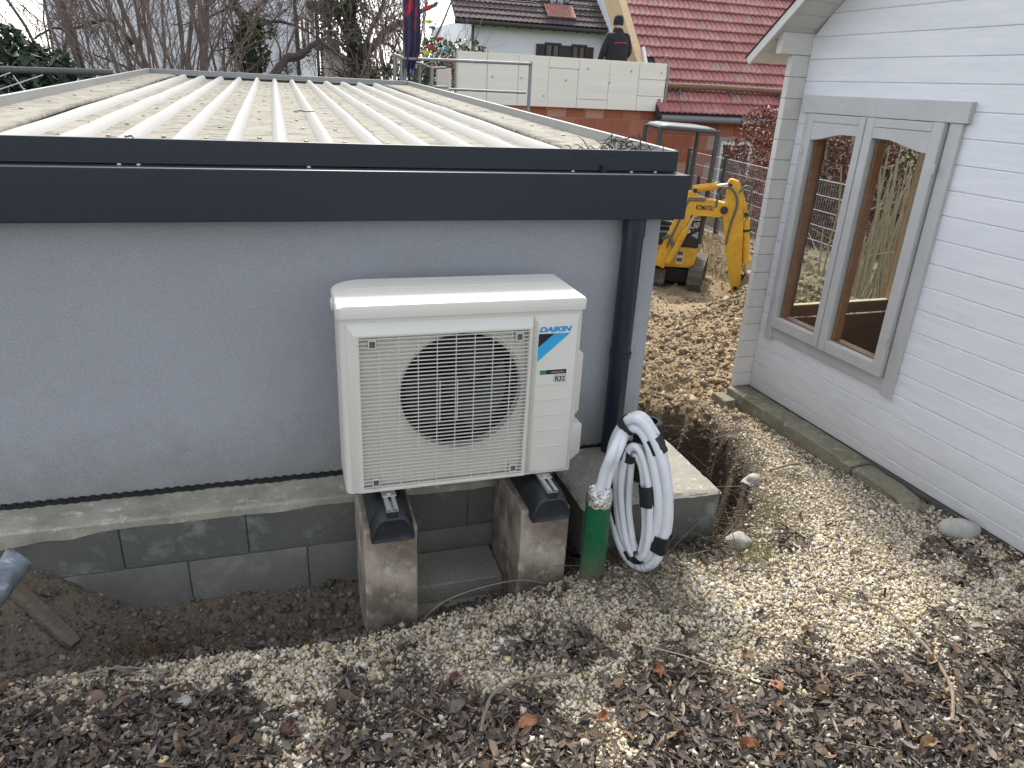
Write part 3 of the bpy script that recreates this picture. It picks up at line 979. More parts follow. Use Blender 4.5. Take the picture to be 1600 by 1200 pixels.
box('end_wall', M_woodin, cabin, 0.052, 2.575, UE, UE + 0.04, -1.76, 0.33, 0, CB)
box('floor', M_woodin, cabin, 0.052, 2.57, UE + 0.05, -0.015, -1.80, -1.77, 0, CB)
box('footing', M_conc, cabin, 0.002, 2.60, UE, 0.04, -2.35, -1.768, 0, CB)
# rear window: timber frame with pale glazing beads
fr_ = MB()
for a0, a1, z0, z1 in ((BN0, 0.222, BZ0, BZ1), (1.026, BN1, BZ0, BZ1), (0.2225, 1.0255, BZ0, -1.232), (0.2225, 1.0255, -0.18, BZ1), (0.612, 0.640, -1.2315, -0.1805)):
    fr_.box(a0, a1, -0.020, 0.050, z0, z1, CB)
rw = fr_.build('rear_window_frame', M_woodin, cabin, 0.002, seg=1)
for a0, a1, z0, z1 in ((0.2225, 1.0255, -1.2315, -1.222), (1.014, 1.0255, -1.2215, -0.1805)):
    MB().box(a0, a1, -0.021, 0.02, z0, z1, CB).build('glazing_bead', M_woodpale, rw)
MB().box(0.224, 1.012, 0.024, 0.028, -1.221, -0.181, CB).build('rear_pane', M_glass, rw)
# front window: trim boards, two casements with arched top boards
box('window_trim', M_trim, cabin, -0.030, -0.0005, -1.122, -0.044, -0.064, 0.027, 0.003, CB)
box('window_trim', M_trim, cabin, -0.022, -0.0005, -1.099, -1.032, -1.392, -0.065, 0.003, CB)
box('window_trim', M_trim, cabin, -0.022, -0.0005, -0.146, -0.082, -1.396, -0.065, 0.003, CB)
box('window_trim', M_trim, cabin, -0.018, -0.0005, -1.031, -0.147, -1.372, -1.306, 0.003, CB)


def casement(ua, ub, ga, gb, low_at_a):
    """outer ua..ub and glass ga..gb in u (ua < ub); the arch is low on one side"""
    na, nb = -0.045, -0.004
    zl, zh = -0.200, -0.160
    mb = MB()
    mb.box(na, nb, ua, ga, -1.303, -0.066, CB)
    mb.box(na, nb, gb, ub, -1.303, -0.066, CB)
    mb.box(na, nb, ga + 0.0005, gb - 0.0005, -1.303, -1.240, CB)
    cs = mb.build('casement', M_trim, cabin, 0.003, seg=1)
    MB().box(na + 0.001, nb, ga + 0.0005, gb - 0.0005, -0.108, -0.067, CB).build('top_rail', M_trim, cs, 0.002, seg=1)
    top = []
    for i in range(13):
        t = i / 12
        u = ga + 0.0005 + (gb - ga - 0.001) * t
        s = 1 - t if low_at_a else t           # 0 at the high side
        zz = zh - 0.006 * s if s < 0.35 else zh - 0.002 - (zl - zh) * -1 * float(sstep(0.25, 1.0, s))
        top.append((u, zz))
    poly = top + [(gb - 0.0005, -0.1095), (ga + 0.0005, -0.1095)]
    k = len(poly)
    V = [CB(na + 0.003, u, z_) for u, z_ in poly] + [CB(nb, u, z_) for u, z_ in poly]
    MB().add(V, [tuple(range(k)), tuple(reversed(range(k, 2 * k)))] + [(i, k + i, k + (i + 1) % k, (i + 1) % k) for i in range(k)]).build('arched_board', M_trim, cs)
    MB().box(-0.020, -0.016, ga, gb, -1.2395, -0.12, CB).build('pane', M_glass, cs)
    mb = MB()
    mb.box(-0.003, 0.052, ua + 0.012, ga + 0.010, -1.29, -0.075, CB)
    mb.box(-0.003, 0.052, gb - 0.010, ub - 0.012, -1.29, -0.075, CB)
    mb.box(-0.003, 0.052, ga + 0.0105, gb - 0.0105, -1.29, -1.232, CB)
    mb.box(-0.003, 0.052, ga + 0.0105, gb - 0.0105, -0.15, -0.075, CB)
    MB_ = mb.build('inner_sash', M_woodin, cs, 0.002, seg=1)
    b = MB()
    b.box(-0.024, -0.0205, ga, ga + 0.005, -1.2395, -0.21, CB)
    b.box(-0.024, -0.0205, ga + 0.0055, gb, -1.2395, -1.2345, CB)
    b.build('putty', mat('putty_white', (0.62, 0.60, 0.55), 0.7), cs)
    return cs


casement(-1.022, -0.562, -0.962, -0.617, True)
casement(-0.556, -0.137, -0.511, -0.178, False)
for u, z_ in ((-1.027, -0.266), (-1.027, -1.117), (-0.130, -0.266), (-0.130, -1.117)):
    mb = MB().box(-0.050, -0.0455, u - 0.008, u + 0.008, z_ - 0.012, z_ + 0.012, CB)
    mb.tube([CB(-0.049, u - 0.004, z_ - 0.022), CB(-0.049, u - 0.004, z_ + 0.022)], 0.006, 8)
    mb.build('hinge', M_alu, cabin, smooth=False)
# roof: boards run along the ridge, felt on top, verge board
def roofbox(name, m, n0, n1, s0, s1, t0, t1, side=1, bev=0.0):
    """s along the slope from the wall line (positive = up), t above the underside"""
    ca, sa = 1 / math.hypot(1, RS), RS / math.hypot(1, RS)
    def fr(a, b, h):
        u = -b * ca + h * sa
        zz = 0.345 + b * sa + h * ca
        if side < 0:
            u = UE - u
        return CB(a, u, zz)
    return MB().box(n0, n1, s0, s1, t0, t1, fr).build(name, m, cabin, bev, seg=1)


smax = (-UE / 2) * math.hypot(1, RS)
for side in (1, -1):
    s = -0.262
    while s < smax - 0.05:
        roofbox('roof_board', M_soffit, -0.232, 2.85, s, min(s + 0.0925, smax), 0.0, 0.018, side, 0.002)
        s += 0.0945
    roofbox('verge_board', M_soffit, -0.250, -0.2325, -0.268, smax, -0.012, 0.034, side, 0.002)
    roofbox('roof_felt', M_felt, -0.254, 2.87, -0.276, smax, 0.0345, 0.042, side)
# ------------------------------------------------------------------ kerb stones and loose stones at the cabin foot
k1 = thing('kerb_stone', CB(-0.08, -0.53, -1.98), 'long mossy concrete kerb lying against the cabin below the window', 'kerb')
V = []
us = np.linspace(-1.083, 0.02, 40)
prof = [(-0.004, -2.0), (-0.004, -1.768), (-0.06, -1.762), (-0.130, -1.764), (-0.148, -1.775), (-0.152, -1.83), (-0.145, -2.0)]
for u in us:
    for q, (a, b) in enumerate(prof):
        jj = 0.012 * float(fbm(u * 1.0, q * 1.7, 9, 3, 12) - 0.5)
        V.append(CB(a + (jj if q > 2 else 0), u + (0.012 * (vnoise(q, 3, 2.3) - .5) if u < -1.07 or u > 0 else 0), b + 0.7 * jj - 0.010 * (u < -1.0) * (vnoise(u, q, 30))))
n = len(prof)
F_ = [(j * n + i, j * n + i + 1, (j + 1) * n + i + 1, (j + 1) * n + i) for j in range(len(us) - 1) for i in range(n - 1)] + [tuple(range(n)), tuple(reversed(range((len(us) - 1) * n, len(us) * n)))]
MB().add(V, F_).build('body', M_kerb, k1, 0.004, smooth=False)
V = []
us = np.linspace(-1.60, -1.10, 24)
k2 = thing('kerb_stone', CB(-0.09, -1.34, -1.95), 'shorter broken mossy kerb piece between the long kerb and the boulder', 'kerb')
for u in us:
    sink = 0.030 * float(sstep(-1.3, -1.6, u))
    for q, (a, b) in enumerate(prof):
        jj = 0.022 * float(fbm(u * 1.0, q * 1.7, 11, 3, 44) - 0.5)
        V.append(CB(a * 0.88 - 0.012 + (jj if q > 2 else 0) + 0.03 * (u + 1.1), u + 0.02 * (vnoise(q, 9, 2.3) - .5), b - 0.008 + 0.8 * jj - sink))
F_ = [(j * n + i, j * n + i + 1, (j + 1) * n + i + 1, (j + 1) * n + i) for j in range(len(us) - 1) for i in range(n - 1)] + [tuple(range(n)), tuple(reversed(range((len(us) - 1) * n, len(us) * n)))]
MB().add(V, F_).build('body', M_kerb, k2, 0.004)
cb = box('corner_brick', M_kerb, None, -0.24, -0.155, -0.10, 0.05, -1.92, -1.815, 0.006, CB, jitter=0.003)
tag(cb, 'small pale brick at the far end of the long kerb', 'brick')


def boulder(name, c, s, m, label, cat, seed, sub=3, amp=0.16, rz=0.0, group=None):
    v, f = ico(sub)
    rs = np.random.default_rng(seed)
    off = rs.uniform(0, 50, 3)
    nn = np.zeros(len(v))
    for o_, a in ((1.3, 1.0), (2.9, 0.45), (6.5, 0.2)):
        nn += a * (vnoise(v[:, 0] * o_ + off[0] + v[:, 2] * 1.7 * o_, v[:, 1] * o_ + off[1] + v[:, 2] * o_, 1.0) - 0.5)
    v = v * (1 + amp * 2 * nn[:, None]) * np.array(s)
    c_, s_ = math.cos(rz), math.sin(rz)
    v = np.stack([v[:, 0] * c_ - v[:, 1] * s_, v[:, 0] * s_ + v[:, 1] * c_, v[:, 2]], 1) + np.array(c)
    o = MB().add(v.tolist(), f.tolist()).build(name, m, None, smooth=sub > 2)
    return tag(o, label, cat, group)


boulder('boulder', (2.825, 2.03, -1.765), (0.092, 0.056, 0.052), M_rock, 'smooth pale oval boulder lying against the cabin wall', 'stone', 3, rz=-0.35, amp=0.07)

# ------------------------------------------------------------------ green pipe with foil, hose coil, conduit
gp = thing('green_pipe', (1.105, 2.20, -1.95), 'green plastic pipe standing upright with crumpled foil around its top', 'pipe')
MB().tube([(1.100, 2.205, -1.98), (1.098, 2.20, -1.70), (1.094, 2.195, -1.47)], 0.050, 24).build('body', M_green, gp, smooth=True)
mb = MB()
V, sd = [], 36
prof = [(0.0515, -1.485), (0.0525, -1.465), (0.050, -1.435), (0.045, -1.422), (0.030, -1.414), (0.012, -1.418)]
for q, (r_, z_) in enumerate(prof):
    for k in range(sd):
        t = 2 * math.pi * k / sd
        rr = r_ * (1 + 0.09 * (vnoise(k * 0.9, q * 2.0, 1.0) - 0.5) * (1 if q else 0.3))
        V.append((1.094 + rr * math.cos(t), 2.195 + rr * math.sin(t), z_ + 0.010 * (vnoise(k * 0.8, q * 3 + 5, 1.0) - 0.5)))
F_ = [(j * sd + i, j * sd + (i + 1) % sd, (j + 1) * sd + (i + 1) % sd, (j + 1) * sd + i) for j in range(len(prof) - 1) for i in range(sd)]
mb.add(V, F_).build('foil_wrap', M_foil, gp)

coil = thing('hose_coil', (1.22, 2.12, -1.80), 'coil of white insulated hoses wrapped with black tape beside the green pipe', 'hose coil')
ch = Vector((0.62, -0.785, 0)).normalized()            # width axis of the oval coil, its right side nearer the viewer
cv = (Vector((0, 0, 1)) * 0.665 - Vector((0.866, -0.5, 0)) * 0.085 + Vector((0.5, 0.866, 0)) * 0.03).normalized()
cnn = ch.cross(cv).normalized()
cc0 = Vector((1.262, 2.195, -1.478))


def loop_pt(t, ra, rb, off, dx=0.0, dz=0.0):
    return cc0 + ch * (math.cos(t) * ra + dx) + cv * (math.sin(t) * rb + dz) + cnn * off


LOOPS = [  # (half width, half height, offset, dx, dz, radius)
    (0.126, 0.324, 0.000, 0.0, 0.004, 0.0195),
    (0.090, 0.287, 0.004, 0.0, 0.004, 0.0195),
    (0.124, 0.318, -0.036, -0.006, 0.000, 0.0175),
    (0.064, 0.246, 0.020, -0.002, -0.030, 0.0145),
    (0.052, 0.238, -0.014, -0.006, -0.034, 0.0145),
    (0.034, 0.222, 0.004, -0.004, -0.040, 0.0130)]
for i, (ra, rb, of, dx, dz, rr) in enumerate(LOOPS):
    P = []
    for k in range(84):
        t = 2 * math.pi * k / 84
        w = 0.003 * math.sin(3 * t + i) + 0.002 * math.sin(5 * t + 2 * i)
        P.append(loop_pt(t, ra + w, rb + w, of + 0.006 * math.sin(2 * t + i), dx, dz))
    MB().tube(P, rr, 14, closed=True).build('hose', M_hose, coil, smooth=True)
# the two hoses that leave the green pipe and join the coil
for s in (0, 1):
    a = Vector((1.088 + 0.03 * s, 2.19 + 0.01 * s, -1.44))
    P = [a, a + Vector((0.010, -0.008, 0.10)), a + Vector((0.035, -0.012, 0.19)), loop_pt(R(122), 0.122, 0.322, -0.030 - 0.035 * s), loop_pt(R(100), 0.118, 0.322, -0.028 - 0.030 * s), loop_pt(R(74), 0.114, 0.314, -0.024 - 0.018 * s), loop_pt(R(50), 0.110, 0.308, -0.014)]
    Q = []
    for k in range(len(P) - 1):           # smooth the path
        p0, p1, p2, p3 = P[max(k - 1, 0)], P[k], P[k + 1], P[min(k + 2, len(P) - 1)]
        for q in range(8):
            t = q / 8
            Q.append(0.5 * (2 * p1 + (p2 - p0) * t + (2 * p0 - 5 * p1 + 4 * p2 - p3) * t * t + (3 * p1 - p0 - 3 * p2 + p3) * t ** 3))
    Q.append(P[-1])
    MB().tube(Q, 0.0178, 14).build('hose', M_hose, coil, smooth=True)


# flat wraps: wide across the pair (along the coil's normal), thin radially
def wrap(tc, span, ra, rb, of, dx, dz, wide, thin):
    V, F_ = [], []
    sdn, st = 22, 7
    for k in range(st):
        t = R(tc + span * (k / (st - 1) - 0.5))
        p = loop_pt(t, ra, rb, of, dx, dz)
        d = (loop_pt(t + 0.01, ra, rb, of, dx, dz) - p).normalized()
        a = (cnn - d * cnn.dot(d)).normalized()
        b = d.cross(a)
        for q in range(sdn):
            x = 2 * math.pi * q / sdn
            ca, sa = math.cos(x), math.sin(x)
            V.append(p + a * (wide * math.copysign(abs(ca) ** 0.6, ca)) + b * (thin * math.copysign(abs(sa) ** 0.75, sa)) * (1 + 0.04 * math.sin(k * 2.1 + q)))
    F_ = [(j * sdn + i, j * sdn + (i + 1) % sdn, (j + 1) * sdn + (i + 1) % sdn, (j + 1) * sdn + i) for j in range(st - 1) for i in range(sdn)]
    MB().add(V, F_).build('tape_wrap', M_tape, coil, smooth=True)


OUT = (0.108, 0.3055, -0.008, 0.0, 0.004, 0.031, 0.0400)
INN = (0.051, 0.236, 0.003, -0.004, -0.034, 0.036, 0.031)
for tc, span, q in ((50, 16, OUT), (-36, 18, OUT), (193, 36, OUT), (247, 14, OUT), (113, 11, OUT), (15, 22, INN), (118, 22, INN), (272, 30, INN)):
    wrap(tc, span, *q)

cp_ = thing('corrugated_conduit', (1.43, 2.62, -1.60), 'black corrugated drain pipe stub standing on the concrete block behind the coil', 'pipe')
mb = MB()
prof = []
for i in range(15):
    prof += [(0.052, -1.60 + i * 0.019), (0.060, -1.596 + i * 0.019), (0.060, -1.587 + i * 0.019), (0.052, -1.583 + i * 0.019)]
prof = [(a, b) for a, b in prof]
mb.lathe([(a, b) for a, b in prof] + [(0.040, prof[-1][1]), (0.040, -1.5)], (1.424, 2.785, 0.0), 28, 'z')
mb.build('body', M_black, cp_, smooth=True)
cp_.location = (1.43, 2.62, -1.60)
for ch_ in cp_.children:
    ch_.location = (0.030, -0.265, 0.0)

# zinc pipe end and wooden stake at the left edge
zp = thing('zinc_pipe', (-1.10, 2.35, -2.0), 'bent grey zinc pipe end leaning into the pit at the left edge', 'pipe')
P0, P1 = Vector((-0.985, 2.52, -1.632)), Vector((-1.11, 2.20, -1.74))
V, sd = [], 28
for j, (f_, r_) in enumerate(((0.0, 0.052), (0.02, 0.050), (0.06, 0.048), (0.5, 0.048), (1.0, 0.048))):
    p = P0.lerp(P1, f_)
    d = (P1 - P0).normalized()
    a = d.cross(Vector((0, 1, 0))).normalized()
    b = d.cross(a)
    for k in range(sd):
        t = 2 * math.pi * k / sd
        V.append(p + a * r_ * math.cos(t) + b * r_ * 0.92 * math.sin(t) + d * (0.016 * math.sin(t * 1.0 + 1) if j == 0 else 0))
F_ = [(j * sd + i, j * sd + (i + 1) % sd, (j + 1) * sd + (i + 1) % sd, (j + 1) * sd + i) for j in range(4) for i in range(sd)]
tub = MB().add(V, F_).build('tube', M_zinc, zp, smooth=True)
md = tub.modifiers.new('wall', 'SOLIDIFY')
md.thickness = 0.002
mb = MB()
g0, g1 = gz(-1.13, 2.66) + 0.045, gz(-0.83, 2.42) + 0.038
a, b = Vector((-1.13, 2.66, g0)), Vector((-0.845, 2.44, g1))
d = (b - a).normalized()
s_ = d.cross(Vector((0, 0, 1))).normalized()
n_ = s_.cross(d)
V = []
for i in range(13):
    p = a.lerp(b, i / 12)
    wv = 0.026 + 0.0015 * math.sin(i * 1.9) - (0.006 if i in (0, 12) else 0)
    for q, (e, f_) in enumerate(((-1, -0.6), (1, -0.6), (1, 0.5), (0.3, 0.75), (-1, 0.5))):
        V.append(p + s_ * wv * e + n_ * (0.022 * f_ + 0.0012 * math.sin(i * 2.3 + q)))
F_ = [(j * 5 + i, j * 5 + (i + 1) % 5, (j + 1) * 5 + (i + 1) % 5, (j + 1) * 5 + i) for j in range(12) for i in range(5)] + [(4, 3, 2, 1, 0), tuple(range(60, 65))]
o = mb.add(V, F_).build('wooden_stake', M_stakewood, None)
tag(o, 'weathered split wooden stake lying in the pit below the zinc pipe', 'stake')

# ------------------------------------------------------------------ gravel, leaf litter, clods
def sample(n, x0, x1, y0, y1, dens):
    x = rng.uniform(x0, x1, n)
    y = rng.uniform(y0, y1, n)
    k = rng.uniform(0, 1, n) < dens(x, y)
    return x[k], y[k]


def tint(n, cols, w, spread=0.12):
    c = np.array(cols)[rng.choice(len(cols), n, p=np.array(w) / sum(w))]
    return c * (1 + rng.normal(0, spread, (n, 1))).clip(0.5, 1.6)


def cube_variants(k):
    V0 = np.array([(x_, y_, z_) for z_ in (-1, 1) for y_ in (-1, 1) for x_ in (-1, 1)], float) * 0.72
    F0 = [(0, 2, 3), (0, 3, 1), (4, 5, 7), (4, 7, 6), (0, 1, 5), (0, 5, 4), (2, 6, 7), (2, 7, 3), (0, 4, 6), (0, 6, 2), (1, 3, 7), (1, 7, 5)]
    return [(V0 * rng.uniform(0.55, 1.25, (8, 1)) + rng.normal(0, 0.16, (8, 3)), F0) for q in range(k)]


stones = stone_variants(14, 0.22)
chips = cube_variants(40)
x, y = sample(250000, -1.5, 3.05, 0.55, 3.75, lambda a, b: gravel(a, b) * (1 - 0.84 * litter(a, b)) * np.where(b > 2.3, 0.75, 1.0) * np.where(b < 0.8, 0.3, 1))
n = len(x)
r_ = rng.lognormal(math.log(0.0048), 0.36, n).clip(0.0020, 0.013) * np.where(y > 2.35, 0.8, 1.0) * np.where(x > 1.5, 0.92, 1.0)
p = np.stack([x, y, ground_z(x, y) + r_ * rng.uniform(0.1, 1.1, n)], 1)
gcols = tint(n, [(0.55, 0.47, 0.345), (0.64, 0.58, 0.465), (0.45, 0.37, 0.255), (0.35, 0.30, 0.235), (0.58, 0.46, 0.26), (0.70, 0.67, 0.59)], [5, 4, 3, 1.4, 1.3, 1.2])
gcols *= (0.72 + 0.45 * fbm(x, y, 2.2, 3, 77))[:, None]
o = scatter('gravel', chips, p, np.stack([r_ * rng.uniform(0.9, 1.5, n), r_, r_ * rng.uniform(0.55, 0.95, n)], 1), rotmats(n), gcols, M_stone)
tag(o, 'pale beige crushed gravel spread over the ground in front of the unit', 'gravel', kind='stuff')

# earth clods and rubble on the dug slope
clods = stone_variants(12, 0.45)
def clod_d(a, b):
    return sstep(3.0, 3.7, b + 0.6 * (fbm(a, b, 2, 3, 4) - .5)) * sstep(1.62, 1.75, a) * (0.35 + 0.65 * sstep(0.4, 0.6, fbm(a, b, 3, 3, 51))) * (1 - sstep(-0.03, 0.05, lipx(b) - a) * (1 - sstep(3.9, 4.5, b)))
x, y = sample(48000, 1.6, 5.0, 2.9, 6.5, clod_d)
x2, y2 = sample(18000, 2.6, 7.5, 5.0, 11, lambda a, b: clod_d(a, b) * 0.8)
x, y = np.concatenate([x, x2]), np.concatenate([y, y2])
n = len(x)
r_ = rng.lognormal(math.log(0.0070), 0.62, n).clip(0.0025, 0.034)
p = np.stack([x, y, ground_z(x, y) + r_ * 0.25], 1)
ccols = tint(n, [(0.235, 0.172, 0.098), (0.18, 0.130, 0.075), (0.28, 0.215, 0.130), (0.25, 0.215, 0.165), (0.37, 0.33, 0.265)], [5, 4, 3, 1.0, 0.35])
o = scatter('earth_clods', chips, p, np.stack([r_ * rng.uniform(0.9, 1.5, n), r_, r_ * rng.uniform(0.6, 0.9, n)], 1), rotmats(n), ccols, M_stone)
tag(o, 'loose ochre clods and rubble on the dug slope behind', 'earth', kind='stuff')
# small stones in the pit and on the trench bank
x, y = sample(9000, -1.4, 1.1, 2.1, 2.70, lambda a, b: sstep(0.0, 0.1, b - YC(a)) * 0.55)
x2, y2 = sample(7000, 1.6, 2.5, 2.25, 3.8, lambda a, b: sstep(-0.02, 0.05, lipx(b) - a) * 0.6)
x, y = np.concatenate([x, x2]), np.concatenate([y, y2])
n = len(x)
r_ = rng.lognormal(math.log(0.0055), 0.5, n).clip(0.002, 0.024)
p = np.stack([x, y, ground_z(x, y) + r_ * 0.2], 1)
o = scatter('pit_stones', chips, p, r_, rotmats(n), tint(n, [(0.13, 0.105, 0.077), (0.18, 0.15, 0.11), (0.26, 0.235, 0.19), (0.09, 0.07, 0.05)], [4, 3, 0.6, 3]), M_stone)
tag(o, 'small stones and crumbs in the dark pit and on the trench bank', 'stones', kind='stuff')


def leaf_variants(k, wid=0.26, nl=5):
    out = []
    ts = np.linspace(0, 1, nl)
    F = []
    for j in range(nl - 1):
        for i in range(2):
            F.append((j * 3 + i, j * 3 + i + 1, (j + 1) * 3 + i + 1, (j + 1) * 3 + i))
    for q in range(k):
        curl, fold, tw = rng.uniform(-1.6, 1.6), rng.uniform(0.1, 1.0), rng.uniform(-1.2, 1.2)
        w = wid * np.sin(np.pi * (ts * 0.92 + 0.05)) ** 0.8 * rng.uniform(0.7, 1.3)
        V = []
        for t, ww in zip(ts, w):
            a = curl * (t - 0.5)
            cx, cz = (math.sin(a) / curl if abs(curl) > .05 else t - .5), ((1 - math.cos(a)) / curl if abs(curl) > .05 else 0)
            for s in (-1, 0, 1):
                th = tw * (t - 0.5)
                yy, z_ = s * ww * math.cos(fold * 0.8), abs(s) * ww * math.sin(fold * 0.8)
                V.append((cx + rng.normal(0, 0.012), yy * math.cos(th) - z_ * math.sin(th) + rng.normal(0, 0.012), cz + yy * math.sin(th) + z_ * math.cos(th) + rng.normal(0, 0.012)))
        out.append((np.array(V), F))
    return out


lv = leaf_variants(24, 0.17)
x, y = sample(58000, -1.5, 3.0, 0.55, 2.35, lambda a, b: gravel(a, b) * (0.02 + 0.95 * litter(a, b)) * np.where(b < 0.8, 0.4, 1))
x2, y2 = sample(3000, -1.35, 0.2, 2.15, 2.5, lambda a, b: sstep(0.45, 0.65, fbm(a, b, 4, 3, 61)) * 0.6 * sstep(0.05, -0.6, a - 0.1))
x3, y3 = sample(1500, 2.5, 3.0, 1.0, 2.9, lambda a, b: sstep(-0.28, -0.02, a - (2.87 + 0.04 * (3.75 - b))) * (a < 2.86 + 0.04 * (3.75 - b)) * 0.9)
x, y = np.concatenate([x, x2, x3]), np.concatenate([y, y2, y3])
n = len(x)
ln = rng.lognormal(math.log(0.029), 0.46, n).clip(0.010, 0.064)
p = np.stack([x, y, ground_z(x, y) + rng.uniform(0.006, 0.022, n)], 1)
lcol = tint(n, [(0.090, 0.071, 0.056), (0.056, 0.043, 0.035), (0.145, 0.120, 0.095), (0.115, 0.076, 0.048), (0.22, 0.185, 0.14), (0.135, 0.072, 0.043), (0.026, 0.021, 0.019)], [5, 5, 3, 3, 1.6, 1.0, 2.5], 0.2)
o = scatter('leaf_litter', lv, p, np.stack([ln, ln * rng.uniform(0.45, 1.7, n), ln * rng.uniform(0.6, 1.6, n)], 1), rotmats(n, False, 0.45), lcol, M_leaf)
tag(o, 'grey brown decaying leaf litter covering the near gravel', 'leaf litter', kind='stuff')

# dry grass, roots and fine twigs
def blade_variants(k):
    out = []
    for q in range(k):
        c1, c2 = rng.uniform(-0.9, 0.9), rng.uniform(-0.6, 0.6)
        ts = np.linspace(0, 1, 5)
        V = []
        for t in ts:
            cx, cy, cz = t, 0.35 * c1 * t * t, 0.3 * c2 * t * (1 - t) + 0.02
            w = 0.012 * (1 - 0.7 * t)
            V += [(cx, cy - w, cz), (cx, cy + w, cz), (cx, cy, cz + w)]
        F = [(j * 3 + i, j * 3 + (i + 1) % 3, (j + 1) * 3 + (i + 1) % 3, (j + 1) * 3 + i) for j in range(4) for i in range(3)]
        out.append((np.array(V), F))
    return out


bv = blade_variants(16)
x, y = sample(22000, -1.4, 3.0, 0.6, 2.3, lambda a, b: gravel(a, b) * (0.03 + 0.5 * litter(a, b)))
x2, y2 = sample(9000, 1.2, 2.6, 2.1, 4.1, lambda a, b: np.exp(-((a - lipx(b) + 0.06) / 0.13) ** 2) * 0.9)
x3, y3 = sample(900, 1.05, 1.75, 2.0, 2.34, lambda a, b: 0.8 + 0 * a)
x, y = np.concatenate([x, x2, x3]), np.concatenate([y, y2, y3])
n = len(x)
ln = rng.lognormal(math.log(0.045), 0.5, n).clip(0.015, 0.18)
ln[len(x) - len(x3) - len(x2):] *= 1.9
p = np.stack([x, y, ground_z(x, y) + rng.uniform(0.004, 0.02, n)], 1)
o = scatter('dry_grass', bv, p, ln, rotmats(n, False, 0.5), tint(n, [(0.19, 0.15, 0.10), (0.11, 0.085, 0.06), (0.28, 0.23, 0.15), (0.06, 0.047, 0.036)], [3, 4, 1.5, 3], 0.2), M_leaf)
tag(o, 'dry grass blades, roots and fine twigs over gravel and trench bank', 'dry grass', kind='stuff')


def tuft(cx, cy, n, ln, col, label, spread=0.05):
    pts = np.stack([cx + rng.normal(0, spread, n), cy + rng.normal(0, spread, n)], 1)
    z_ = ground_z(pts[:, 0], pts[:, 1])
    p = np.concatenate([pts, z_[:, None]], 1)
    az, el = rng.uniform(0, 2 * np.pi, n), rng.uniform(0.2, 1.35, n)
    d = np.stack([np.cos(az) * np.cos(el), np.sin(az) * np.cos(el), np.sin(el)], 1)
    s = np.stack([-np.sin(az), np.cos(az), 0 * az], 1)
    u = np.cross(d, s)
    rm = np.stack([d, s, u], 2)
    o = scatter('grass_tuft', bv, p, rng.uniform(0.5, 1.2, n) * ln, rm, tint(n, col, [1] * len(col), 0.2), M_leaf)
    return tag(o, label, 'grass', kind='stuff')


GREEN = [(0.10, 0.14, 0.035), (0.15, 0.17, 0.05), (0.24, 0.21, 0.09)]
tuft(1.80, 2.10, 150, 0.10, GREEN, 'small green grass tuft on gravel at the trench mouth')
tuft(2.07, 2.36, 130, 0.10, GREEN, 'small green grass tuft on gravel between the trench and the kerb', 0.08)
tuft(1.30, 1.90, 190, 0.10, [(0.11, 0.09, 0.06), (0.20, 0.165, 0.10), (0.07, 0.055, 0.04)], 'dead matted grass tuft on gravel below the hose coil', 0.06)
tuft(2.42, 4.15, 160, 0.16, [(0.24, 0.19, 0.09), (0.19, 0.16, 0.07), (0.30, 0.25, 0.13)], 'yellowed grass tuft at the far corner of the cabin', 0.16)
o = tuft(-0.60, 2.36, 240, 0.055, [(0.22, 0.12, 0.045), (0.30, 0.18, 0.07), (0.14, 0.07, 0.03)], 'rusty brown clump of dead plant in the pit', 0.03)
tuft(-0.57, 2.40, 160, 0.10, [(0.05, 0.03, 0.025), (0.07, 0.04, 0.03), (0.03, 0.022, 0.02)], 'dark rotten plant stems behind the rusty clump in the pit', 0.08)

# single large leaves
big = [(0.588, 1.487, 1.15, 0, 'curled orange dead leaf beside the bent grey twig'), (1.052, 1.563, 0.9, 0, 'curled orange dead leaf right of the bent twig on dark litter'), (1.383, 1.552, 0.95, 1, 'tan dead leaf on the upper edge of the litter below the coil'), (1.67, 1.607, 0.8, 1, 'tan dead leaf left of the long thin twig'),
       (1.053, 1.81, 1.0, 2, 'reddish brown dead leaf on pale gravel below the hose coil'), (0.912, 1.557, 0.7, 1, 'small tan dead leaf near the tip of the bent twig'), (1.393, 1.407, 0.9, 0, 'curled orange dead leaf in the middle of the dark litter'), (1.513, 1.341, 0.85, 1, 'tan dead leaf right of the orange leaf in the middle of the litter'),
       (-0.942, 2.05, 1.2, 1, 'large tan dead leaf at the left edge on the gravel crest'), (-0.093, 1.664, 0.9, 2, 'reddish brown dead leaf at the lower left on mixed litter'), (0.802, 1.431, 0.7, 0, 'small orange dead leaf below the bent twig'), (1.156, 1.213, 0.85, 0, 'orange dead leaf at the bottom edge near the centre'),
       (1.661, 1.08, 0.85, 1, 'tan dead leaf at the bottom edge near the right corner'), (1.95, 1.35, 0.8, 1, 'tan dead leaf touching the long thin twig'), (2.2, 1.98, 0.75, 1, 'small tan dead leaf alone on pale gravel near the boulder'), (0.42, 1.74, 0.7, 2, 'reddish brown dead leaf on gravel below the gap between the slabs')]
LC = [((0.27, 0.105, 0.045), 'orange'), ((0.25, 0.155, 0.08), 'tan'), ((0.13, 0.060, 0.042), 'reddish brown')]
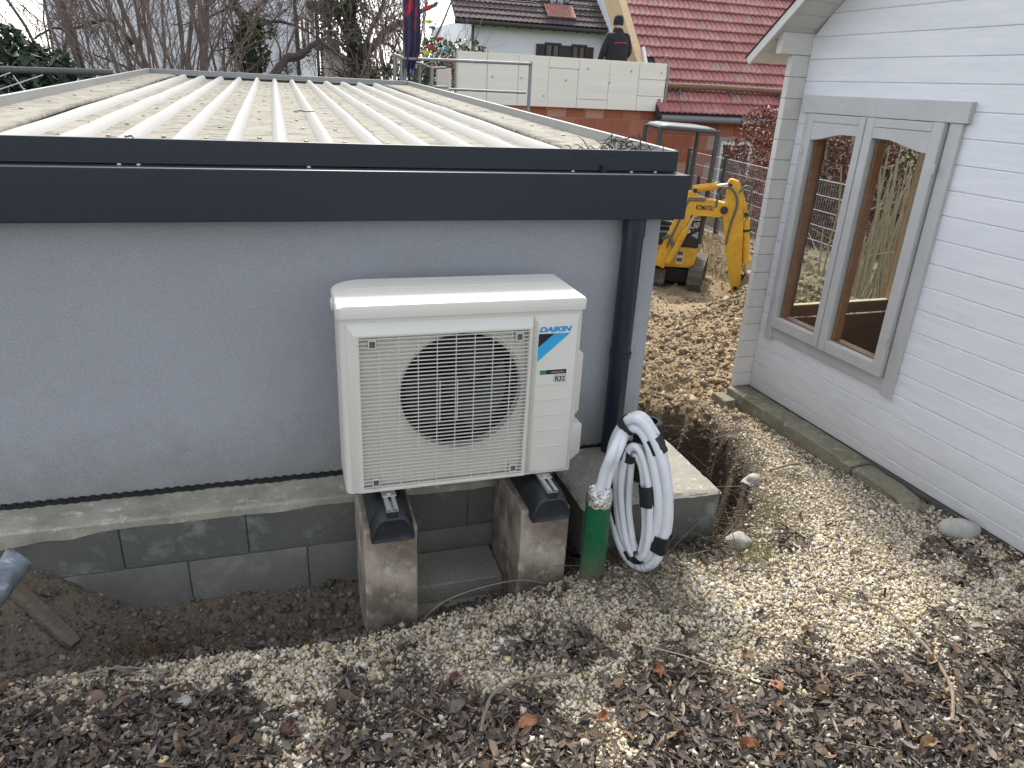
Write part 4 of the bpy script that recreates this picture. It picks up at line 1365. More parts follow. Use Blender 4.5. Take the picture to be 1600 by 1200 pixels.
for i, (a, b, s, k, lab) in enumerate(big):
    nl, nw = 9, 7
    V, F_ = [], []
    rz, bend = random.uniform(0, 6.28), random.uniform(-0.7, 0.9)
    L_ = 0.062 * s
    for p_ in range(nl):
        t = p_ / (nl - 1)
        w = L_ * 0.40 * math.sin(math.pi * min(1, t * 0.94 + 0.05)) ** 0.8 * (1 + 0.13 * math.sin(p_ * 2.6 + i)) * 0.85
        for q in range(nw):
            s2 = q / (nw - 1) * 2 - 1
            X, Y_ = (t - 0.5) * L_, s2 * w
            Zh = 0.22 * L_ * abs(s2) ** 1.5 * (0.8 + bend) + 0.16 * L_ * math.sin(3 * t + i) * 0.6 + 0.05 * L_ * math.sin(q * 2.2 + p_ * 1.4 + i)
            V.append((a + X * math.cos(rz) - Y_ * math.sin(rz), b + X * math.sin(rz) + Y_ * math.cos(rz), Zh))
    zb = gz(a, b) + 0.022
    V = [(v[0], v[1], v[2] + zb) for v in V]
    F_ = [(j * nw + q, j * nw + q + 1, (j + 1) * nw + q + 1, (j + 1) * nw + q) for j in range(nl - 1) for q in range(nw - 1)]
    c, cn_ = LC[k]
    o = MB().add(V, F_).build('fallen_leaf', mat('leaf_' + cn_.replace(' ', '_'), c, 0.7, var=(60, tuple(v * 0.55 for v in c), 0.2), bump=(120, 0.4, 0.002)), None, smooth=True)
    tag(o, lab, 'leaf', 'large fallen leaves')


def stick(name, pts, r0, r1, label, m=None, cat='twig'):
    P = []
    pts = [Vector((a, b, gz(a, b) + 0.012 + (c if c else 0))) for a, b, c in pts]
    for k in range(len(pts) - 1):
        p0, p1, p2, p3 = pts[max(k - 1, 0)], pts[k], pts[k + 1], pts[min(k + 2, len(pts) - 1)]
        for q in range(6):
            t = q / 6
            P.append(0.5 * (2 * p1 + (p2 - p0) * t + (2 * p0 - 5 * p1 + 4 * p2 - p3) * t * t + (3 * p1 - p0 - 3 * p2 + p3) * t ** 3))
    P.append(pts[-1])
    rads = [(r0 + (r1 - r0) * i / (len(P) - 1)) * (1 + 0.12 * math.sin(i * 1.7)) for i in range(len(P))]
    o = MB().tube(P, rads, 8).build(name, m or M_twig, None, smooth=True)
    return tag(o, label, cat)


stick('twig', [(0.447, 1.50, 0), (0.475, 1.56, 0.012), (0.53, 1.63, 0.02), (0.66, 1.665, 0.012), (0.79, 1.65, 0.0)], 0.0065, 0.0045, 'bent grey twig arching over the leaf litter near the orange leaf')
stick('twig', [(1.88, 1.82, 0.005), (1.96, 1.72, 0.01), (2.04, 1.655, 0.01), (2.02, 1.52, 0.012), (1.99, 1.40, 0.012), (1.93, 1.25, 0.012), (1.82, 1.14, 0.005)], 0.004, 0.006, 'long thin pale twig running down across gravel and litter')
stick('twig', [(2.56, 2.80, 0.015), (2.42, 2.72, 0.03), (2.30, 2.70, 0.02)], 0.009, 0.006, 'short forked stick beside the long kerb')
stick('twig', [(-0.93, 2.0, 0.012), (-0.78, 2.06, 0.02), (-0.62, 2.08, 0.02), (-0.45, 2.02, 0.01)], 0.005, 0.003, 'thin twig on the gravel crest at the left')
stick('dry_stalk', [(1.05, 1.70, 0.02), (1.16, 1.60, 0.03), (1.30, 1.47, 0.025), (1.44, 1.40, 0.01)], 0.0020, 0.0012, 'long straw coloured grass stalk lying on the litter', mat('straw', (0.40, 0.33, 0.20), 0.8), 'stalk')
stick('wire', [(0.40, 2.16, 0.0), (0.47, 2.15, 0.05), (0.60, 2.16, 0.075), (0.78, 2.19, 0.06), (0.9, 2.20, 0.01)], 0.0022, 0.0018, 'thin bent stalk arching over the gravel edge before the slabs', mat('straw2', (0.22, 0.19, 0.14), 0.8), 'stalk')
stick('root', [(-0.38, 2.22, 0.0), (-0.37, 2.30, 0.03), (-0.33, 2.40, 0.03), (-0.26, 2.50, 0.02), (-0.20, 2.56, 0)], 0.006, 0.004, 'curved root lying in the pit below the plinth', mat('root_brown', (0.10, 0.075, 0.05), 0.9), 'root')
# single pale stones
for i, (a, b, s, lab) in enumerate(((0.716, 1.363, 0.020, 'small white stone at the bottom edge among dark leaves'), (-0.393, 1.865, 0.026, 'white stone on the litter left of the unit'), (0.18, 1.559, 0.018, 'pale round pebble on dark litter below the left slab'),
                                    (2.20, 2.70, 0.055, 'angular pale stone on the trench edge near the kerb'), (1.80, 2.22, 0.055, 'grey field stone at the trench mouth beside the grass tuft'), (1.93, 2.50, 0.045, 'earthy stone in the trench beside the concrete block'))):
    boulder('stone', (a, b, gz(a, b) + s * 0.5), (s, s * 0.8, s * 0.7), M_rock, lab, 'stone', 20 + i, sub=3, amp=0.22)

# ------------------------------------------------------------------ palette of the background
M_br = [mat('hollow_brick_a', (0.36, 0.125, 0.072), 0.9, var=(4, (0.29, 0.098, 0.058), 0.2), fine=(30, 0.12)), mat('hollow_brick_b', (0.42, 0.165, 0.10), 0.9, var=(4, (0.35, 0.135, 0.085), 0.2), fine=(30, 0.12)),
        mat('hollow_brick_c', (0.32, 0.105, 0.062), 0.9, fine=(30, 0.12)), mat('hollow_brick_d', (0.45, 0.235, 0.165), 0.9, fine=(30, 0.12))]
M_mortar = mat('mortar_grey', (0.36, 0.30, 0.26), 0.95)
M_eps = mat('insulation_board', (0.76, 0.74, 0.66), 0.85, var=(1.6, (0.68, 0.66, 0.58), 0.2), wear=(5, (0.58, 0.55, 0.47), 0.64, 0.82), bump=(5, 0.25, 0.01), stretch=(0.3, 1, 9))
M_tile = [mat('roof_tile_red_a', (0.27, 0.088, 0.078), 0.5, var=(7, (0.21, 0.066, 0.062), 0.2), wear=(10, (0.40, 0.24, 0.22), 0.66, 0.85)), mat('roof_tile_red_b', (0.31, 0.105, 0.092), 0.5, var=(7, (0.24, 0.078, 0.07), 0.2)), mat('roof_tile_weathered', (0.30, 0.16, 0.14), 0.6, var=(7, (0.19, 0.085, 0.075), 0.2)), mat('roof_tile_red_c', (0.245, 0.078, 0.07), 0.5, var=(6, (0.33, 0.15, 0.135), 0.2))]
M_brown = mat('roof_tile_brown', (0.085, 0.060, 0.058), 0.85, var=(3, (0.060, 0.043, 0.043), 0.2), fine=(14, 0.2))
M_oldred = mat('roof_tile_old_red', (0.33, 0.14, 0.12), 0.7, fine=(12, 0.3))
M_white = mat('white_render', (0.78, 0.80, 0.82), 0.9, var=(0.7, (0.72, 0.74, 0.77), 0.2), fine=(6, 0.03))
M_darkwood = mat('dark_shutter', (0.040, 0.035, 0.036), 0.7)
M_dglass = mat('dark_glass', (0.035, 0.045, 0.05), 0.12)
M_wframe = mat('white_frame', (0.65, 0.66, 0.66), 0.5)
M_gutter = mat('grey_gutter', (0.16, 0.17, 0.175), 0.5)
M_log = mat('round_log', (0.20, 0.125, 0.075), 0.8, var=(6, (0.13, 0.078, 0.045), 0.2), stretch=(0.4, 3, 3))
M_yellow = mat('machine_yellow', (0.68, 0.39, 0.028), 0.45, var=(5, (0.57, 0.31, 0.025), 0.2), wear=(13, (0.17, 0.11, 0.055), 0.59, 0.74), fine=(30, 0.12))
M_mach = mat('machine_black', (0.022, 0.023, 0.026), 0.55, wear=(8, (0.10, 0.085, 0.062), 0.62, 0.82))
M_canopy = mat('canopy_grey', (0.045, 0.052, 0.055), 0.5, fine=(10, 0.15))
M_hoseg = mat('hydraulic_hose', (0.10, 0.10, 0.10), 0.5)
M_track = mat('muddy_rubber', (0.075, 0.066, 0.052), 0.9, wear=(7, (0.19, 0.155, 0.105), 0.50, 0.70))
M_mud = mat('mud_steel', (0.26, 0.20, 0.14), 0.85, var=(6, (0.16, 0.11, 0.08), 0.2), bump=(20, 0.5, 0.02))
M_chrome = mat('cylinder_rod', (0.6, 0.6, 0.6), 0.2, metal=1.0)
M_galv = mat('galvanised_tube', (0.26, 0.28, 0.28), 0.5, metal=0.3, var=(5, (0.19, 0.205, 0.205), 0.2))
M_wire = mat('fence_wire', (0.36, 0.37, 0.37), 0.5)
M_cloth = mat('work_clothes', (0.011, 0.012, 0.015), 0.85)
M_skin = mat('skin', (0.45, 0.27, 0.20), 0.6)

# ------------------------------------------------------------------ half-built brick house with red roof
house = thing('brick_extension', (6.2, 13.2, -2.75), 'half built brick extension with white insulation boards and red tiled roof', 'house')
box('wall_core', M_mortar, house, 2.95, 11.6, 13.012, 13.30, -2.75, -0.36)
bricks = {}
bw, bh = 0.372, 0.2485
for r_ in range(10):
    z0 = -2.72 + r_ * bh
    x = 2.96 - (0.186 if r_ % 2 else 0)
    while x < 9.7:
        xa, xb = max(x, 2.955), x + bw - 0.010
        in_win = z0 + bh > -2.02 and z0 < -0.80 and xb > 8.26 and xa < 9.02
        if xb - xa > 0.05 and not in_win and (z0 > -1.3 or xa > 4.2):
            kk = random.choices(range(4), [4, 3, 3, 1.2])[0]
            full = abs((xb - xa) - (bw - 0.010)) < 1e-6
            key = (kk,)
            if full and key in bricks:
                o = add_obj('brick', bricks[key], house)
                o.location = (x, random.uniform(-0.004, 0.003), z0)
            elif full:
                o = MB().box(0, bw - 0.010, 13.0, 13.02, 0, bh - 0.012).build('brick', M_br[kk], house, 0.003, seg=1)
                bricks[key] = o.data
                o.location = (x, 0, z0)
            else:
                MB().box(xa, xb, 13.0, 13.02, z0, z0 + bh - 0.012).build('brick', M_br[kk], house, 0.003, seg=1)
        x += bw
# window in the brick wall
wf = MB()
for a0, a1, z0, z1 in ((8.28, 8.34, -2.0, -0.82), (8.94, 9.0, -2.0, -0.82), (8.3405, 8.9395, -0.89, -0.82), (8.3405, 8.9395, -2.0, -1.93)):
    wf.box(a0, a1, 12.985, 13.05, z0, z1)
wf = wf.build('window_frame', M_wframe, house)
MB().box(8.3405, 8.9395, 13.010, 13.0112, -1.9295, -0.8905).build('pane', M_dglass, wf)
# insulation boards
jx = [2.955, 3.471, 4.023, 4.575, 5.129, 5.720, 6.301, 6.844]
split = {0: [], 1: [], 2: [], 3: [0.31], 4: [-0.17], 5: [], 6: [0.21, -0.07]}
for i, (a, b) in enumerate(zip(jx[:-1], jx[1:])):
    zs = [-0.325] + sorted(split[i]) + [0.492]
    for z0, z1 in zip(zs[:-1], zs[1:]):
        d_ = random.uniform(-0.004, 0.004)
        box('insulation_board', M_eps, house, a + 0.003, b - 0.003, 12.86 + d_, 12.999, z0 + 0.003, z1 - 0.003, 0.003, seg=1)
box('parapet_core', M_mortar, house, 2.97, 6.83, 12.999, 13.20, -0.33, 0.470)
box('insulation_board', M_eps, house, 2.70, 2.945, 13.3, 13.42, -0.25, 0.22, 0.003, seg=1)
box('floor_slab', M_mortar, house, 2.97, 6.62, 13.201, 17.5, -0.75, -0.52)
MB().tube([(6.87, 12.86, -0.36), (6.885, 12.86, 0.46)], 0.02, 8).build('edge_tube', M_galv, house)
for k in range(9):
    x = 3.2 + 0.43 * k + random.uniform(-0.1, 0.1)
    z_ = random.choice([0.33, 0.12, -0.15])
    MB().lathe([(0.022, 0), (0.022, -0.004), (0, -0.004)], (x, 12.857, z_), 10, 'y').build('dowel_cap', mat('dowel_grey', (0.42, 0.40, 0.36), 0.8), house)
# red roof: every tile its own piece
RSL = R(46)
cr_, sr_ = math.cos(RSL), math.sin(RSL)
EY, EZ, RX0 = 12.70, -0.345, 6.70
RF = lambda a, s, h: (RX0 + a, EY + s * cr_ - h * sr_, EZ + s * sr_ + h * cr_)
TW, TG = 0.232, 0.262
box('roof_deck', M_darkwood, house, 0.0, 5.2, -0.05, 5.6, -0.16, -0.012, 0, RF)
tile_me = []
for q in range(4):
    V, F_ = [], []
    nxx = 17
    for j, (s, h0) in enumerate(((TG + 0.03, 0.004), (0.03, 0.030), (0.0, 0.034), (-0.004, 0.020))):
        for i in range(nxx):
            t = i / (nxx - 1)
            w = 0.022 * (0.5 - 0.5 * math.cos(4 * math.pi * t)) ** 0.8
            V.append((t * (TW - 0.003), s, h0 + w))
    for j in range(3):
        for i in range(nxx - 1):
            F_.append((j * nxx + i, j * nxx + i + 1, (j + 1) * nxx + i + 1, (j + 1) * nxx + i))
    me = bpy.data.meshes.new('tile')
    o_ = ORG[house.name]
    base = Vector(RF(0, 0, 0)) - o_
    me.from_pydata([tuple(Vector(RF(*v)) - Vector(RF(0, 0, 0))) for v in V], [], F_)
    me.polygons.foreach_set('use_smooth', [True] * len(me.polygons))
    me.materials.append(M_tile[q])
    tile_me.append(me)
for r_ in range(14):
    for c_ in range(21):
        if r_ in (3, 4) and c_ == 0:
            continue
        o = add_obj('roof_tile', random.choices(tile_me, [4, 3, 0.9, 3])[0], house)
        o.location = Vector(RF(c_ * TW, r_ * TG, random.uniform(0, 0.004))) - ORG[house.name]
MB().tube([RF(0.05, -0.06, -0.06), RF(3.4, -0.06, -0.06)], 0.062, 14).build('gutter', M_gutter, house, smooth=True)
lg = MB().tube([RF(0.10, 0.52, 0.14), RF(1.2, 0.53, 0.145), RF(3.6, 0.52, 0.14)], 0.052, 12).build('snow_log', M_log, house, smooth=True)
for a in (0.5, 1.6, 2.7):
    MB().box(a, a + 0.02, 0.40, 0.56, 0.05, 0.10, RF).build('log_bracket', M_gutter, lg)
box('verge_board', M_woodpale, house, -0.16, -0.005, 0.9, 5.6, -0.20, 0.03, 0, RF)
box('gable_boarding', M_woodpale, house, -0.14, -0.02, 1.25, 5.4, -0.50, -0.205, 0, RF)
MB().tube([RF(-0.02, 0.95, 0.05), RF(0.01, 1.45, 0.10)], 0.035, 10).build('vent_pipe', M_wframe, house)
MB().tube([RF(0.26, 0.95, 0.02), RF(0.28, 1.05, 0.33)], 0.018, 8).build('edge_tube', M_galv, house)

# ------------------------------------------------------------------ worker behind the parapet
wk = thing('person', (6.13, 13.55, -0.52), 'person in black work jacket and cap seen from behind on the extension', 'person')
bm = bmesh.new()
J = {'pel': (0, 0, 0.96, 0.15, 0.125), 'bel': (0, 0.0, 1.12, 0.165, 0.13), 'che': (0, 0.01, 1.33, 0.185, 0.135), 'sho': (0, 0.0, 1.45, 0.13, 0.10), 'nek': (0, 0.02, 1.535, 0.062, 0.062), 'hd0': (0, 0.035, 1.61, 0.078, 0.088), 'hd1': (0, 0.04, 1.70, 0.075, 0.088), 'hd2': (0, 0.035, 1.745, 0.04, 0.05),
     'sl': (-0.185, 0, 1.43, 0.085, 0.085), 'el': (-0.275, 0.0, 1.16, 0.066, 0.066), 'wl': (-0.305, 0.10, 0.94, 0.047, 0.047), 'hl': (-0.305, 0.14, 0.87, 0.04, 0.028), 'fl': (-0.30, 0.165, 0.81, 0.026, 0.016),
     'sr': (0.185, 0, 1.43, 0.085, 0.085), 'er': (0.265, 0.02, 1.17, 0.066, 0.066), 'wr': (0.20, 0.20, 1.05, 0.047, 0.047), 'hr': (0.15, 0.27, 1.05, 0.04, 0.028), 'fr': (0.12, 0.32, 1.04, 0.026, 0.016),
     'tl': (-0.10, 0, 0.86, 0.105, 0.105), 'kl': (-0.115, 0.02, 0.49, 0.072, 0.072), 'al': (-0.12, 0, 0.09, 0.052, 0.055), 'ftl': (-0.13, 0.15, 0.04, 0.045, 0.035),
     'tr': (0.10, 0, 0.86, 0.105, 0.105), 'kr': (0.115, 0.03, 0.49, 0.072, 0.072), 'ar': (0.12, 0, 0.09, 0.052, 0.055), 'ftr': (0.13, 0.15, 0.04, 0.045, 0.035)}
keys = list(J)
E_ = [('pel', 'bel'), ('bel', 'che'), ('che', 'sho'), ('sho', 'nek'), ('nek', 'hd0'), ('hd0', 'hd1'), ('hd1', 'hd2'), ('che', 'sl'), ('sl', 'el'), ('el', 'wl'), ('wl', 'hl'), ('hl', 'fl'), ('che', 'sr'), ('sr', 'er'), ('er', 'wr'), ('wr', 'hr'), ('hr', 'fr'), ('pel', 'tl'), ('tl', 'kl'), ('kl', 'al'), ('al', 'ftl'), ('pel', 'tr'), ('tr', 'kr'), ('kr', 'ar'), ('ar', 'ftr')]
me = bpy.data.meshes.new('body_skeleton')
me.from_pydata([J[k][:3] for k in keys], [(keys.index(a), keys.index(b)) for a, b in E_], [])
so = add_obj('body_skeleton', me)
md = so.modifiers.new('skin', 'SKIN')
for i, k in enumerate(keys):
    me.skin_vertices[0].data[i].radius = J[k][3:5]
    me.skin_vertices[0].data[i].use_root = (k == 'pel')
so.modifiers.new('sub', 'SUBSURF').levels = 2
bpy.context.view_layer.update()
bme = bpy.data.meshes.new_from_object(so.evaluated_get(bpy.context.evaluated_depsgraph_get()))
bpy.data.objects.remove(so)
bme.name = 'body'
bme.materials.clear()
bme.materials.append(M_cloth)
bme.materials.append(M_skin)
for p_ in bme.polygons:
    p_.use_smooth = True
    c = p_.center
    if c.z > 1.585 and c.z < 1.635:
        p_.material_index = 1
body = add_obj('body', bme, wk)
ORG[body.name] = ORG[wk.name]
def on(mb_, name, m, parent, **k):
    mb_.v = [tuple(Vector(v) + ORG[wk.name]) for v in mb_.v]
    return mb_.build(name, m, parent, **k)
on(MB().lathe([(0.0, 0.145), (0.05, 0.138), (0.082, 0.105), (0.094, 0.05), (0.096, 0.0), (0.090, -0.03), (0.0, -0.03)], (0, 0.035, 1.66), 20, 'z'), 'cap', M_cloth, wk, smooth=True)
on(MB().lathe([(0.075, 0.0), (0.105, 0.02), (0.100, 0.06), (0.088, 0.095), (0.07, 0.10)], (0, 0.02, 1.475), 20, 'z'), 'hood', M_cloth, wk, smooth=True)
# jacket body hanging loose over the hips
V, sd = [], 28
for z_, rx, ry in ((0.86, 0.225, 0.165), (0.95, 0.222, 0.165), (1.10, 0.215, 0.160), (1.28, 0.225, 0.160), (1.40, 0.225, 0.145), (1.475, 0.165, 0.115), (1.52, 0.08, 0.08)):
    for k in range(sd):
        t = 2 * math.pi * k / sd
        w = 1 + 0.03 * math.sin(k * 2.4 + z_ * 11)
        V.append((rx * math.cos(t) * w, ry * math.sin(t) * w + 0.005, z_))
F_ = [(j * sd + i, j * sd + (i + 1) % sd, (j + 1) * sd + (i + 1) % sd, (j + 1) * sd + i) for j in range(6) for i in range(sd)]
jk = on(MB().add(V, F_), 'jacket', M_cloth, wk, smooth=True)
# small red print across the back
mb = MB()
zz = [0.0, 0.010, 0.002, 0.018, 0.004, 0.020, 0.006, 0.016, 0.004, 0.006, 0.004, 0.004]
P = [(-0.115 + 0.021 * i, -0.163 - 0.002 * (1 - abs(i - 5.5) / 6), 1.315 + zz[i] + 0.0012 * i) for i in range(12)]
P = [(a, -math.sqrt(max(0.0, 1 - (a / 0.226) ** 2)) * 0.163 * 1.035, c) for a, b, c in P]
on(mb.tube(P, 0.007, 6), 'back_print', mat('print_red', (0.55, 0.03, 0.05), 0.6), jk)

# ------------------------------------------------------------------ mini excavator
P0 = Vector((5.25, 8.60, 0))
ea, er = Vector((0.52105, 0.85353, 0)), Vector((0.85353, -0.52105, 0))
EX = lambda r_, d_, z_: tuple(P0 + er * r_ + ea * d_ + Vector((0, 0, z_)))
exc = thing('mini_excavator', EX(-0.2, 0, -2.5), 'yellow mini excavator with grey canopy standing on dug earth', 'excavator')


def eprism(name, m, poly, d0, d1, bev=0.008, parent=None):
    k = len(poly)
    V = [EX(a, d0, b) for a, b in poly] + [EX(a, d1, b) for a, b in poly]
    return MB().add(V, [tuple(range(k)), tuple(reversed(range(k, 2 * k)))] + [(i, k + i, k + (i + 1) % k, (i + 1) % k) for i in range(k)]).build(name, m, parent or exc, bev, seg=2)


def etube(name, m, pts, rad, sides=14, parent=None, curve=False):
    P = [Vector(EX(*p)) for p in pts]
    if curve:
        Q = []
        for k in range(len(P) - 1):
            p0, p1, p2, p3 = P[max(k - 1, 0)], P[k], P[k + 1], P[min(k + 2, len(P) - 1)]
            for q in range(7):
                t = q / 7
                Q.append(0.5 * (2 * p1 + (p2 - p0) * t + (2 * p0 - 5 * p1 + 4 * p2 - p3) * t * t + (3 * p1 - p0 - 3 * p2 + p3) * t ** 3))
        P = Q + [P[-1]]
    return MB().tube(P, rad, sides).build(name, m, parent or exc, smooth=True)


BD = -0.40
boom = eprism('boom', M_yellow, [(-0.45, -2.08), (-0.31, -2.14), (-0.03, -1.47), (0.05, -1.42), (0.30, -1.42), (0.37, -1.37), (0.385, -1.29), (0.34, -1.24), (0.02, -1.185), (-0.06, -1.13), (-0.12, -1.13), (-0.165, -1.24)], BD - 0.085, BD + 0.085)
text_part('lettering', 'KOMATSU', M_prblack, boom, 0.0, 0.215, -1.345, -1.285, 0, 0, 0.02, Vector((0, 0, 1)), er, P0 + ea * (BD - 0.0865), 0.002)


etube('pivot_pin', M_mach, [(-0.075, BD - 0.078, -1.315), (-0.075, BD + 0.078, -1.315)], 0.033, 14, boom)
etube('pivot_pin', M_mach, [(0.345, BD - 0.11, -1.325), (0.345, BD + 0.11, -1.325)], 0.048, 14, boom)
arm = eprism('arm', M_yellow, [(0.335, -0.99), (0.365, -0.945), (0.43, -0.955), (0.52, -1.10), (0.60, -1.45), (0.675, -2.10), (0.715, -2.30), (0.67, -2.38), (0.585, -2.34), (0.525, -2.14), (0.415, -1.75), (0.345, -1.40)], BD - 0.07, BD + 0.07)
eprism('arm_link', M_yellow, [(0.42, -0.955), (0.47, -0.965), (0.625, -1.28), (0.66, -1.40), (0.625, -1.42), (0.575, -1.32)], BD - 0.045, BD + 0.045, parent=arm)
etube('bucket_cylinder', M_yellow, [(0.63, BD - 0.01, -1.42), (0.715, BD - 0.01, -1.98)], 0.047)
etube('cylinder_band', M_mach, [(0.650, BD - 0.01, -1.545), (0.655, BD - 0.01, -1.575)], 0.054)
etube('cylinder_rod', M_chrome, [(0.715, BD - 0.01, -1.97), (0.735, BD - 0.01, -2.12)], 0.022)
etube('arm_cylinder', M_yellow, [(-0.07, BD, -1.105), (0.22, BD, -1.045)], 0.046)
etube('cylinder_rod', M_chrome, [(0.21, BD, -1.047), (0.37, BD, -1.015)], 0.02)
etube('boom_cylinder', M_yellow, [(-0.26, BD - 0.10, -2.05), (-0.08, BD - 0.10, -1.58)], 0.044)
etube('cylinder_rod', M_chrome, [(-0.085, BD - 0.10, -1.60), (-0.01, BD - 0.10, -1.42)], 0.02)
etube('hydraulic_hose', M_hoseg, [(0.24, BD - 0.085, -1.30), (0.25, BD - 0.10, -1.15), (0.33, BD - 0.11, -1.04), (0.44, BD - 0.10, -1.10), (0.49, BD - 0.09, -1.25), (0.45, BD - 0.085, -1.50), (0.43, BD - 0.08, -1.75)], 0.014, 8, None, True)
etube('hydraulic_hose', M_hoseg, [(0.49, BD - 0.07, -1.10), (0.55, BD - 0.08, -1.02), (0.62, BD - 0.08, -1.04), (0.645, BD - 0.07, -1.16), (0.63, BD - 0.06, -1.30)], 0.013, 8, None, True)
etube('hydraulic_hose', M_hoseg, [(-0.36, BD - 0.09, -1.75), (-0.29, BD - 0.12, -1.70), (-0.22, BD - 0.10, -1.85), (-0.26, BD - 0.08, -1.98)], 0.018, 8, None, True)
for dz_ in (0.0, 0.028):                          # steel feed lines on the boom
    etube('feed_line', M_hoseg, [(-0.30, BD - 0.095, -1.86 + dz_), (-0.155 , BD - 0.095, -1.42 + dz_), (-0.10, BD - 0.095, -1.24 + dz_), (0.10, BD - 0.095, -1.228 + dz_)], 0.009, 6)
for r_, z_ in ((0.37, -1.02), (0.62, -1.36), (0.63, -2.30), (-0.03, -1.44), (-0.04, -1.115)):
    etube('pin', M_mach, [(r_, BD - 0.10, z_), (r_, BD + 0.10, z_)], 0.026, 12)
eprism('arm_plate', M_yellow, [(0.40, -1.62), (0.60, -1.62), (0.615, -1.70), (0.42, -1.70)], BD - 0.078, BD - 0.0705, 0.002, arm)
# bucket
eprism('bucket', M_mud, [(0.66, -2.32), (0.74, -2.10), (0.80, -2.09), (0.95, -2.24), (1.00, -2.42), (0.93, -2.60), (0.78, -2.66), (0.64, -2.60), (0.67, -2.56), (0.80, -2.58), (0.88, -2.52), (0.91, -2.41), (0.86, -2.28), (0.76, -2.24)], BD - 0.17, BD + 0.17)
eprism('bucket_link', M_mach, [(0.68, -2.12), (0.75, -2.10), (0.80, -2.18), (0.76, -2.22), (0.68, -2.20)], BD - 0.05, BD + 0.05)
# upper body
body_ = eprism('body', M_yellow, [(-0.72, -2.16), (0.02, -2.13), (0.075, -2.08), (0.105, -1.86), (-0.74, -1.86)], -0.36, 0.40, 0.03)
MB().box(-0.165, -0.075, -0.364, -0.3605, -2.08, -1.90, EX).build('warning_label', mat('label_pale', (0.60, 0.58, 0.52), 0.6), body_)
for q, z_ in enumerate((-1.935, -2.02)):
    MB().box(-0.155, -0.085, -0.3665, -0.3645, z_ - 0.03, z_ + 0.02, EX).build('warning_sign', mat('label_ink', (0.10, 0.09, 0.08), 0.6), body_)
eprism('floor_deck', M_mach, [(-0.72, -1.858), (0.10, -1.858), (0.08, -1.74), (-0.05, -1.68), (-0.72, -1.70)], -0.33, 0.38, 0.015)
eprism('seat', M_mach, [(-0.50, -1.70), (-0.12, -1.70), (-0.12, -1.60), (-0.42, -1.57), (-0.47, -1.10), (-0.55, -1.10)], -0.10, 0.30, 0.03)
etube('guard_rail', M_mach, [(-0.10, -0.33, -1.72), (0.08, -0.33, -1.60), (0.13, -0.32, -1.40), (0.13, -0.30, -1.20)], 0.022, 10, None, True)
for z_ in (-1.62, -1.52, -1.42):
    etube('guard_rail', M_mach, [(-0.55, -0.31, z_), (-0.1, -0.32, z_), (0.09, -0.325, z_ + 0.01)], 0.014, 8)
for r_ in (-0.14, -0.02):
    etube('control_lever', M_mach, [(r_, -0.22, -1.70), (r_ + 0.01, -0.24, -1.30), (r_ + 0.0, -0.24, -0.98)], 0.012, 8)
    etube('lever_knob', M_mach, [(r_, -0.24, -1.06), (r_, -0.24, -0.96)], 0.022, 8)
# canopy: sheet roof with rounded fall on four posts
CQ = lambda s, t, z_: EX(-0.575 + 0.735 * s - 0.26 * t, -0.36 + 0.78 * t, z_)
V, F_ = [], []
nn = 13
for i in range(nn):
    s = i / (nn - 1)
    for j in range(nn):
        t = j / (nn - 1)
        e = max(abs(2 * s - 1), abs(2 * t - 1))
        V.append(CQ(s, t, -0.345 - 0.055 * max(0, e - 0.78) / 0.22 - 0.02 * s))
F_ = [(i * nn + j, (i + 1) * nn + j, (i + 1) * nn + j + 1, i * nn + j + 1) for i in range(nn - 1) for j in range(nn - 1)]
cn_ = MB().add(V, F_).build('canopy', M_canopy, exc, smooth=True)
md = cn_.modifiers.new('thick', 'SOLIDIFY')
md.thickness = 0.025
for s, t, ds in ((0.02, 0.03, 0.0), (0.02, 0.97, -0.02), (0.98, 0.03, -0.05), (0.98, 0.97, -0.05)):
    P = [CQ(s, t, -0.40), CQ(s + ds * 0.5, t, -1.0), CQ(s + ds, t, -1.80)]
    MB().tube(P, 0.030, 10).build('canopy_post', M_canopy, exc, smooth=True)
